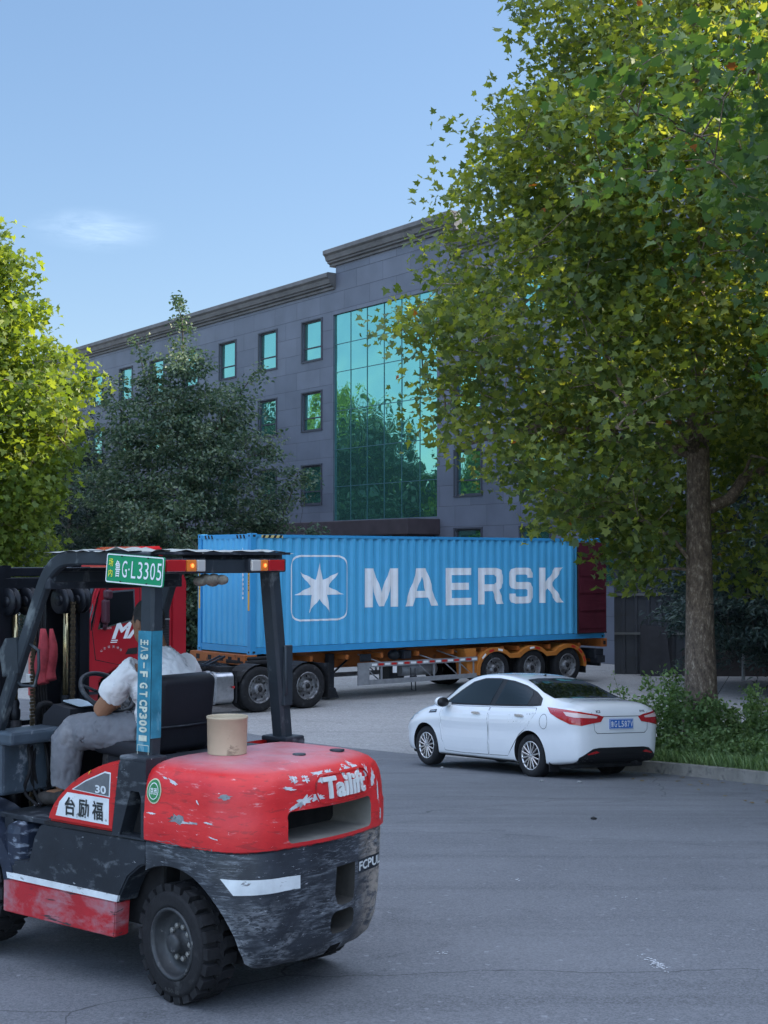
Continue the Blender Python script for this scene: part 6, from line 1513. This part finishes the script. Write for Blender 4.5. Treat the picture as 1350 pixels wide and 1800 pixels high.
# wheels ----------------------------------------------------------
def fork_wheel(nm, x, y, r, w, s, steer=0.0, lugs=22):
    e = thing('tmpw', 'x', 'x'); bpy.data.objects.remove(e, do_unlink=True)
    b = B(); c = (0, 0, 0)
    b.lathe([(r * .58, -.012), (r * .62, .0), (r * .66, .004), (r * .70, .0), (r * .80, .006), (r * .865, .0), (r * .88, -.03), (r * .905, -.05), (r * .905, -w + .05), (r * .86, -w), (r * .6, -w)], c, (0, s, 0), 44)
    for k in range(lugs):
        for half in (0, 1):
            a = 2 * math.pi * (k + .5 * half) / lugs
            y0 = -.005 if half == 0 else -w + .005; y1 = -w * .56 if half == 0 else -w * .44
            da = 2 * math.pi / lugs * .38
            ring = []
            for (ang, rr) in ((a - da, .86), (a - da * .85, .995), (a + da * .85, .995), (a + da, .86)):
                ring.append((r * rr * math.cos(ang), r * rr * math.sin(ang)))
            ring2 = []
            sk = .10
            for (ang, rr) in ((a - da + sk, .86), (a - da * .85 + sk, .995), (a + da * .85 + sk, .995), (a + da + sk, .86)):
                ring2.append((r * rr * math.cos(ang), r * rr * math.sin(ang)))
            b.loft([[(p[0], s * y0, p[1]) for p in ring], [(p[0], s * (y0 * .35 + y1 * .65), p[1]) for p in ring], [(p[0], s * y1, p[1]) for p in ring2]], True, True, False)
    o = b.done('wheel', m_rubber, fk); o.location = (x, y, r); o.rotation_euler = (0, 0, steer)
    b = B(); R1 = r * .60
    b.lathe([(R1, -.014), (R1 * 1.0, .004), (R1 * .93, .006), (R1 * .90, -.015), (R1 * .86, -.06), (R1 * .70, -.075), (R1 * .62, -.070), (R1 * .55, -.065), (R1 * .30, -.060), (R1 * .28, -.02), (R1 * .27, -.005), (R1 * .20, .004), (.001, .006)], c, (0, s, 0), 40)
    m_rim = mat('grimy_rim', (.055, .058, .062), .45, .3, .3, 10, .2, 30, wear=[((.32, .31, .30), 15, .60, .08, (1, 1, 1), .7)])
    b.mi = 1
    for k in range(10):
        a = 2 * math.pi * k / 10; b.lathe([(.014, -.068), (.014, -.048), (.008, -.044), (.001, -.044)], (R1 * .46 * math.cos(a), 0, R1 * .46 * math.sin(a)), (0, s, 0), 6, False)
    b.done('rim', [m_rim, mat('dusty_nut', (.30, .29, .27), .6, .4)], o)
    decal('tyre_text', [[(px, pz) for px, pz in l] for l in text_polys('6.50-10', w=.12, h=.018, c=(0.02, -r * .76))], (0, s * .0085, 0), (-s, 0, 0), (0, 0, 1), None, 0, mat('rubber_text', (.06, .06, .06), .7), o, du=9, dv=9)
    return o
fork_wheel('rear', -.0, .565, .295, .19, 1, R(-8)); fork_wheel('rear', .0, -.565, .295, .19, -1, R(-8))
fork_wheel('front', 1.68, .585, .35, .22, 1); fork_wheel('front', 1.68, -.585, .35, .22, -1)
b = B(); b.tube([(0, -.45, .295), (0, .45, .295)], .05, 10); b.tube([(1.68, -.45, .35), (1.68, .45, .35)], .07, 10); b.done('axle', m_dark, fk)
# front fenders
m_navy = mat('fender_navy', (.022, .030, .050), .35, 0, .3, 5, .1, 30, wear=[((.20, .23, .28), 8, .58, .08, (1, 1, 3), .6)])
def mk(s):
    b = B(); A = [R(a) for a in range(28, 176, 10)]
    b.loft([[(1.70 + .50 * math.cos(a), s * .60, .36 + .46 * math.sin(a)) for a in A], [(1.70 + .50 * math.cos(a), s * .34, .36 + .46 * math.sin(a)) for a in A]], False, False)
    b.loft([[(1.70 + .50 * math.cos(a), s * .60, .36 + .46 * math.sin(a)) for a in A], [(1.70 + .42 * math.cos(a), s * .605, .36 + .39 * math.sin(a)) for a in A]], False, False)
    b.box((1.24, s * .47, .62), (.16, .26, .28), bev=.06); b.done('front_fender', m_navy, fk)
sidepair(mk)
# cowl, dash, steering ---------------------------------------------
b = B(); b.box((1.50, 0, 1.03), (.14, 1.04, .32), bev=.02); b.box((1.42, 0, 1.20), (.20, 1.08, .08), bev=.02); cwl = b.done('front_cowl', mat('cowl_grey', (.06, .082, .105), .4, 0, .3, 5, wear=[((.3, .33, .36), 6, .58, .1, (1, 1, 1), .6)]), fk)
b = B(); b.loft([[(1.36, -.17, .90), (1.36, .17, .90), (1.50, .17, .90), (1.50, -.17, .90)], [(1.28, -.20, 1.13), (1.28, .20, 1.13), (1.50, .20, 1.13), (1.50, -.20, 1.13)], [(1.25, -.19, 1.26), (1.25, .19, 1.26), (1.48, .19, 1.30), (1.48, -.19, 1.30)], [(1.29, -.15, 1.34), (1.29, .15, 1.34), (1.44, .15, 1.36), (1.44, -.15, 1.36)]], True, True, True); ds = b.done('dashboard', m_seat, fk, sharp=40)
b = B(); b.prism(rrect(.17, .13, .02), (1.35, 0.03, 1.362), (1, 0, .15), (0, 1, 0), (0, 0, .004)); b.done('gauge_cover', mat('pale_cover', (.45, .55, .62), .25), ds)
SWc = Vector((1.18, -.03, 1.43)); SWn = Vector((-.62, 0, .78)).normalized(); SU = Vector((0, 1, 0)); SV = SWn.cross(SU)
b = B(); ring = [SWc + SU * .165 * math.cos(a) + SV * .165 * math.sin(a) for a in np.linspace(0, 2 * math.pi, 41)]
b.tube(ring, .014, 8, False); b.ball(SWc - SWn * .02, .035, (1, 1, 1), 12)
for a in (90, 210, 330): b.tube([SWc - SWn * .02, SWc + SU * .155 * math.cos(R(a)) + SV * .155 * math.sin(R(a))], .009, 6)
b.tube([SWc - SWn * .02, SWc - SWn * .22], .018, 8); b.done('steering_wheel', m_fblk, fk)
b = B()
for k, y in enumerate((-.20, -.27, -.34)): b.tube([(1.20, y, 1.22), (1.15, y, 1.40)], .006, 6); b.ball((1.15, y, 1.41), .018, (1, 1, 1), 8)
b.done('levers', m_fblk, fk)
b = B(); r2 = random.Random(8)
for k in range(7):
    y = .14 + k * .03; b.tube(spline([(1.46, y, 1.18), (1.40 + r2.uniform(-.05, .05), y + .05, 1.02), (1.44, y + r2.uniform(-.05, .05), .88), (1.36, y, .80)], 4), .010, 6)
b.done('hoses', m_rubber, fk)
# seat
b = B(); b.box((.505, .035, 1.365), (.13, .43, .42), rot=Matrix.Rotation(R(-7), 4, 'Y'), bev=.045, seg=4)
seat = b.done('seat_back', m_seat, fk, sharp=50)
b = B(); b.tube([(.445, -.165, 1.30), (.438, 0.03, 1.298), (.445, .235, 1.30)], .006, 6); b.done('piping', m_fblk, seat)
b = B(); b.box((.76, .0, 1.165), (.46, .50, .11), rot=Matrix.Rotation(R(-4), 4, 'Y'), bev=.04, seg=4); b.box((.70, 0, 1.10), (.4, .4, .08)); b.done('seat_cushion', m_seat, fk, sharp=50)
# mast ---------------------------------------------------------------
m_mast = mat('mast_steel', (.011, .013, .018), .42, .3, .3, 5, .1, 30, wear=[((.11, .12, .13), 5, .58, .12, (1, 1, .3), .5)])
m_oil = mat('oily_chain', (.085, .065, .040), .5, .4, .4, 40, .5, 60)
m_brass = mat('brass_rod', (.55, .45, .25), .25, .9)
MXx = 1.80
b = B()
for s in (1, -1):
    b.box((MXx, s * .34, 1.13), (.15, .035, 2.06)); 
    for dx_ in (-.065, .065): b.box((MXx + dx_, s * .31, 1.13), (.02, .06, 2.06))
b.box((MXx + .03, 0, 2.13), (.12, .74, .055), bev=.006); b.box((MXx - .06, 0, .50), (.05, .74, .16)); b.done('outer_mast', m_mast, fk)
b = B()
for s in (1, -1):
    b.box((MXx, s * .285, 1.16), (.12, .03, 2.02))
    for dx_ in (-.05, .05): b.box((MXx + dx_, s * .26, 1.16), (.018, .055, 2.02))
b.box((MXx - .01, 0, 2.06), (.10, .60, .075), bev=.006); b.box((MXx + .03, 0, 1.0), (.04, .55, .10)); im = b.done('inner_mast', m_mast, fk)
decal('mast_label', [rrect(.12, .05, .004, (0, 0))], (MXx - .09, -.02, 2.07), (0, -1, 0), (0, 0, 1), None, 0, m_dark, im, du=9, dv=9)
decal('mast_label', [rrect(.12, .05, .004, (0, 0)), rrect(.112, .042, .003, (0, 0)), [(-.045, -.015), (-.015, -.015), (-.03, .015)], [(.005, .0), (.03, .015), (.05, .01), (.045, -.01), (.02, -.012)]], (MXx - .092, -.02, 2.07), (0, -1, 0), (0, 0, 1), None, 0, m_white, im, du=9, dv=9)
for s in (1, -1):
    b = B(); b.tube([(MXx - .05, s * .19, .30), (MXx - .05, s * .19, 1.25)], .042, 14); b.lathe([(.030, 0), (.034, .02), (.034, .06), (.026, .07), (.030, .10), (.022, .12)], (MXx - .05, s * .19, 1.25), (0, 0, 1), 16); cy = b.done('lift_cylinder', m_mast, fk)
    b = B(); b.tube([(MXx - .05, s * .19, 1.36), (MXx - .05, s * .19, 1.95)], .018, 12); b.done('piston_rod', m_brass, cy)
    b = B(); b.box((MXx + .045, s * .215, 1.10), (.02, .22, 1.9)); b.done('guard_plate', m_mast, fk)
    for k, y in enumerate((.265, .13)):
        b = B(); b.lathe([(.03, -.024), (.072, -.024), (.082, -.026), (.082, -.014), (.066, -.012), (.066, .012), (.082, .014), (.082, .026), (.03, .024)], (MXx - .09, s * y, 1.955), (0, 1, 0), 26); b.lathe([(.001, .03), (.032, .03), (.032, -.03), (.001, -.03)], (MXx - .09, s * y, 1.955), (0, 1, 0), 16); b.done('chain_sheave', m_mast, fk)
    b = B()
    for k in range(62): b.box((MXx - .165, s * .15, .75 + k * .0195), (.012, .034 if k % 2 else .024, .017))
    b.done('lift_chain', m_oil, fk)
b = B(); b.box((MXx + .13, 0, .35), (.05, 1.0, .12)); b.box((MXx + .13, 0, .75), (.05, 1.0, .10)); b.box((MXx + .13, 0, .55), (.04, .10, .4)); b.box((MXx + .13, .4, .55), (.04, .06, .4)); b.box((MXx + .13, -.4, .55), (.04, .06, .4)); b.done('carriage', m_mast, fk)
b = B()
for y in (-.42, .42): b.box((MXx + .15, y, 1.1), (.04, .04, .7))
for z in (1.0, 1.2, 1.43): b.box((MXx + .15, 0, z), (.03, .84, .03))
b.done('load_backrest', m_mast, fk)
for s in (1, -1):
    b = B(); b.prism([(0, .06), (0, .70), (.04, .70), (.04, .11), (1.07, .075), (1.07, .06)], (MXx + .16, s * .25 - .06, 0), (1, 0, 0), (0, 0, 1), (0, .12, 0), .003); b.done('fork', m_mast, fk)
    b = B(); b.tube([(1.30, s * .34, .62), (1.74, s * .34, .80)], .035, 12); b.done('tilt_cylinder', m_mast, fk)
b = B()
for k in range(5): b.tube(spline([(MXx - .10, .03 + .02 * k, 2.0), (MXx - .14, .04 + .02 * k, 1.5), (MXx - .12, .02 * k, 1.15), (MXx - .1, .05, .9)], 5), .009, 6)
b.tube(spline([(MXx - .10, .05, 1.22), (MXx - .2, .12, 1.34), (MXx - .2, .02, 1.30), (MXx - .12, -.02, 1.0)], 6), .02, 8); b.done('hoses', m_rubber, fk)

# things lying on or hanging from the forklift ------------------------
b = B(); b.lathe([(.102, 0), (.106, .180), (.109, .182), (.109, .194), (.103, .194), (.099, .188), (.094, .01), (.001, .005)], (0, 0, 0), (0, 0, 1), 40)
tb = b.done('cardboard_tube', mat('kraft_tape', (.50, .41, .28), .55, 0, .12, 4, .2, 20, wear=[((.28, .22, .15), 7, .58, .06, (1, 1, 1), .5), ((.60, .54, .42), 9, .64, .04, (1, 1, 3), .4)]), None)
p_ = FK + Vector((-.786, .618, 0)) * .03 + Vector((-.618, -.786, 0)) * .145; tb.location = (p_.x, p_.y, 1.192)
T(tb, 'open beige cardboard tube standing on the red counterweight', 'tube')
b = B()
for (x, y, L_) in ((0, 0, .32), (.04, .01, .30), (-.02, .03, .27)):
    b.tube(spline([(x, y, 0), (x + .01, y, -L_ * .4), (x - .01, y + .01, -L_ * .8), (x, y, -L_)], 4), [.010 + .026 * math.sin(min(1, k / 8) * 1.8) for k in range(13)], 9)
gl = b.done('work_gloves', mat('glove_red', (.30, .035, .045), .8, 0, .3, 20, .4, 60), None)
p_ = FK + Vector((-.786, .618, 0)) * 1.47 + Vector((-.618, -.786, 0)) * .20; gl.location = (p_.x, p_.y, 1.80)
T(gl, 'red work gloves hanging in front of the forklift mast', 'gloves')
# ================================================================== THE DRIVER
pr = thing('person', 'seated driver in a dirty white t-shirt and grey trousers steering the forklift', 'person', FK, FKYAW)
m_skin = mat('skin', (.30, .150, .085), .55, 0, .12, 12, .15, 60)
m_shirt = mat('white_shirt', (.70, .70, .69), .85, 0, .05, 6, .5, 18, wear=[((.36, .36, .37), 7, .56, .10, (1, 1, 1), .9), ((.20, .20, .21), 16, .64, .06, (1, 1, 1), .9)])
m_trous = mat('grey_trousers', (.16, .165, .18), .9, 0, .15, 5, .5, 16, wear=[((.27, .27, .28), 5, .56, .15, (1, 1, 1), .9)])
def blob(name, parts, m, voxel, parent, smooth=8, disp=0.0, dsc=9.0):
    b = B()
    for q in parts:
        if q[0] == 't': b.tube(q[1], q[2], 14)
        else: b.ball(q[1], q[2], q[3] if len(q) > 3 else (1, 1, 1), 20, q[4] if len(q) > 4 else None)
    o = b.done(name, m, parent)
    md = o.modifiers.new('r', 'REMESH'); md.mode = 'VOXEL'; md.voxel_size = voxel; md.use_smooth_shade = True
    sm = o.modifiers.new('s', 'SMOOTH'); sm.iterations = smooth; sm.factor = .5
    bake(o); me = o.data
    if disp:
        from mathutils import noise
        me.update()
        for v in me.vertices:
            p = v.co; q = Vector((p.x * dsc, p.y * dsc, p.z * dsc * .7))
            n = noise.noise(q) + .5 * abs(noise.noise(q * 2.3)); v.co = v.co + v.normal * n * disp
    me.polygons.foreach_set('use_smooth', np.ones(len(me.polygons), dtype=bool))
    if not me.materials: me.materials.append(m)
    return o
Hd = Vector((.79, .01, 1.850)); RH = Matrix.Rotation(R(12), 4, 'Y')
hd = lambda x, y, z: Hd + (RH @ Vector((x, y, z)))
def hand(w, f, side, curl, s=1.0):
    """palm at w pointing along f; five unequal fingers bent down and a thumb from the palm's side"""
    f = Vector(f).normalized(); sd = Vector(side).normalized(); dn = f.cross(sd).normalized(); P_ = [('b', Vector(w) + f * .035, .034, (1.25, 1.15, .62))]
    w = Vector(w)
    for i, (o_, L_) in enumerate(((-.027, .066), (-.009, .074), (.010, .070), (.027, .055))):
        k0 = w + f * .066 + sd * o_; a = curl + i * .05
        k1 = k0 + (f * math.cos(a * .5) + dn * math.sin(a * .5)) * L_ * .45; k2 = k1 + (f * math.cos(a * 1.3) + dn * math.sin(a * 1.3)) * L_ * .32; k3 = k2 + (f * math.cos(a * 2.0) + dn * math.sin(a * 2.0)) * L_ * .25
        P_.append(('t', [w + f * .03 + sd * o_ * .8, k0, k1, k2, k3], [.011, .0105, .0095, .0085, .0065]))
    t0 = w + f * .022 - sd * .028; t1 = t0 + (-sd * .6 + f * .6 + dn * .3).normalized() * .035; t2 = t1 + (f * .7 + dn * .7).normalized() * .030
    P_.append(('t', [t0, t1, t2], [.013, .011, .008])); return P_
EL = Vector((.935, .215, 1.365)); ER = Vector((.90, -.27, 1.38)); HL = Vector((1.035, .060, 1.375)); HR = Vector((1.09, -.255, 1.415))
parts = [('b', Hd, .098, (1.0, .80, 1.16), RH), ('b', hd(.035, 0, -.055), .068, (1.0, .88, 1.05), RH),
         ('t', [(.715, 0, 1.64), (.735, .0, 1.72), tuple(hd(-.02, 0, -.06))], [.070, .060, .058]),
         ('t', [hd(.090, 0, .012), hd(.112, 0, -.022), hd(.098, 0, -.034)], [.009, .014, .010]),
         ('b', hd(.088, .030, .020), .013), ('b', hd(.088, -.030, .020), .013), ('t', [hd(.094, -.02, -.062), hd(.1, 0, -.060), hd(.094, .02, -.062)], [.006, .009, .006]),
         ('b', hd(-.005, .083, -.010), .030, (.62, .26, 1.0), RH), ('b', hd(-.005, -.083, -.010), .030, (.62, .26, 1.0), RH),
         ('t', [(.66, 0, 1.20), (.655, 0, 1.38), (.68, 0, 1.55), (.71, 0, 1.64)], [.135, .13, .15, .10]), ('b', (.69, 0, 1.56), .12, (.9, 1.6, .9)),
         ('t', [(.70, .18, 1.615), EL, HL], [.062, .053, .031]), ('t', [(.70, -.18, 1.615), ER, HR], [.058, .044, .029]),
         ('t', [(.68, .10, 1.24), (1.16, .23, 1.235), (1.24, .24, .90)], [.085, .062, .042]), ('t', [(.68, -.10, 1.24), (1.14, -.13, 1.235), (1.26, -.13, .90)], [.085, .062, .042]),
         ('t', [(1.22, .24, .875), (1.36, .25, .85)], [.036, .03]), ('t', [(1.24, -.13, .875), (1.38, -.13, .85)], [.036, .03])]
parts += hand(HL, (.55, -.35, -.45), (.5, .8, 0), .95) + hand(HR, (.9, .1, -.1), (0, -1, 0), 1.0)
body_ = blob('body', parts, m_skin, .0055, pr, 4)
blob('hair', [('b', hd(-.012, 0, .022), .103, (.96, .83, 1.10), RH), ('b', hd(-.045, 0, -.03), .072, (.8, 1.05, 1.0), RH)], mat('short_hair', (.035, .033, .032), .8, 0, .4, 60, .8, 120), .008, pr, 1)
# keep the face clear: trim the front of the hair cap
hb_ = bpy.data.objects[pr.children[-1].name]; bm_ = bmesh.new(); bm_.from_mesh(hb_.data)
for v in bm_.verts:
    q = RH.inverted() @ (v.co - Hd)
    if q.x > .035 and q.z < .052: v.co = Hd + RH @ Vector((.03, q.y * .8, max(q.z, .0)))
    elif q.z < -.05: v.co = Hd + RH @ Vector((q.x * .8 + .0, q.y * .8, -.05))
    elif q.x > -.02 and q.z < .0: v.co = Hd + RH @ Vector((q.x, q.y * .8, q.z))
bm_.to_mesh(hb_.data); bm_.free()
for s in (1, -1):
    b = B(); b.ball(hd(.0945, s * .030, .020), .0085, (1, 1, 1), 10); b.done('eye', mat('eye_dark', (.02, .015, .012), .2), pr)
sh_parts = [('t', [(.655, .0, 1.18), (.645, 0, 1.30), (.635, 0, 1.42), (.655, 0, 1.54), (.69, 0, 1.625), (.722, 0, 1.685)], [.165, .160, .165, .158, .115, .072]),
            ('b', (.665, .0, 1.50), .155, (.95, 1.42, 1.05)), ('b', (.64, .0, 1.36), .15, (1.0, 1.3, 1.3)), ('b', (.66, .0, 1.22), .15, (1.0, 1.3, .8)),
            ('t', [(.69, .17, 1.60), (.76, .22, 1.545), (.825, .23, 1.475), (.85, .23, 1.45)], [.078, .075, .072, .074]), ('t', [(.69, -.17, 1.60), (.75, -.24, 1.54), (.84, -.265, 1.45), (.865, -.27, 1.42)], [.082, .080, .075, .072]),
            ]
blob('t_shirt', sh_parts, m_shirt, .008, pr, 4, .024, 11)
tp_ = [('b', (.68, 0, 1.20), .16, (1.1, 1.25, .75)),
       ('t', [(.70, .11, 1.23), (.95, .19, 1.245), (1.14, .235, 1.225), (1.185, .24, 1.17), (1.20, .245, 1.02), (1.22, .245, .915)], [.112, .108, .098, .094, .082, .078]),
       ('t', [(.70, -.11, 1.23), (.95, -.13, 1.245), (1.12, -.13, 1.225), (1.16, -.13, 1.17), (1.21, -.13, 1.02), (1.245, -.13, .915)], [.112, .105, .095, .09, .08, .074])]
blob('trousers', tp_, m_trous, .008, pr, 3, .024, 10)
for y in (.245, -.13):
    blob('shoe', [('t', [(1.20, y, .862), (1.27, y, .848), (1.38, y + .01, .835), (1.43, y + .01, .830)], [.044, .043, .040, .030])], mat('dark_shoe', (.05, .045, .042), .8, 0, .3, 20), .008, pr, 3)
b = B(); e0 = hd(-.01, -.092, .012); b.tube([e0 + Vector((-.05, -.02, .002)), e0 + Vector((.03, .0, .004))], .0042, 8)
ci = b.done('cigarette', m_white, None); ci.location = FK; ci.rotation_euler = (0, 0, FKYAW); T(ci, "white cigarette tucked behind the forklift driver's ear", 'cigarette')
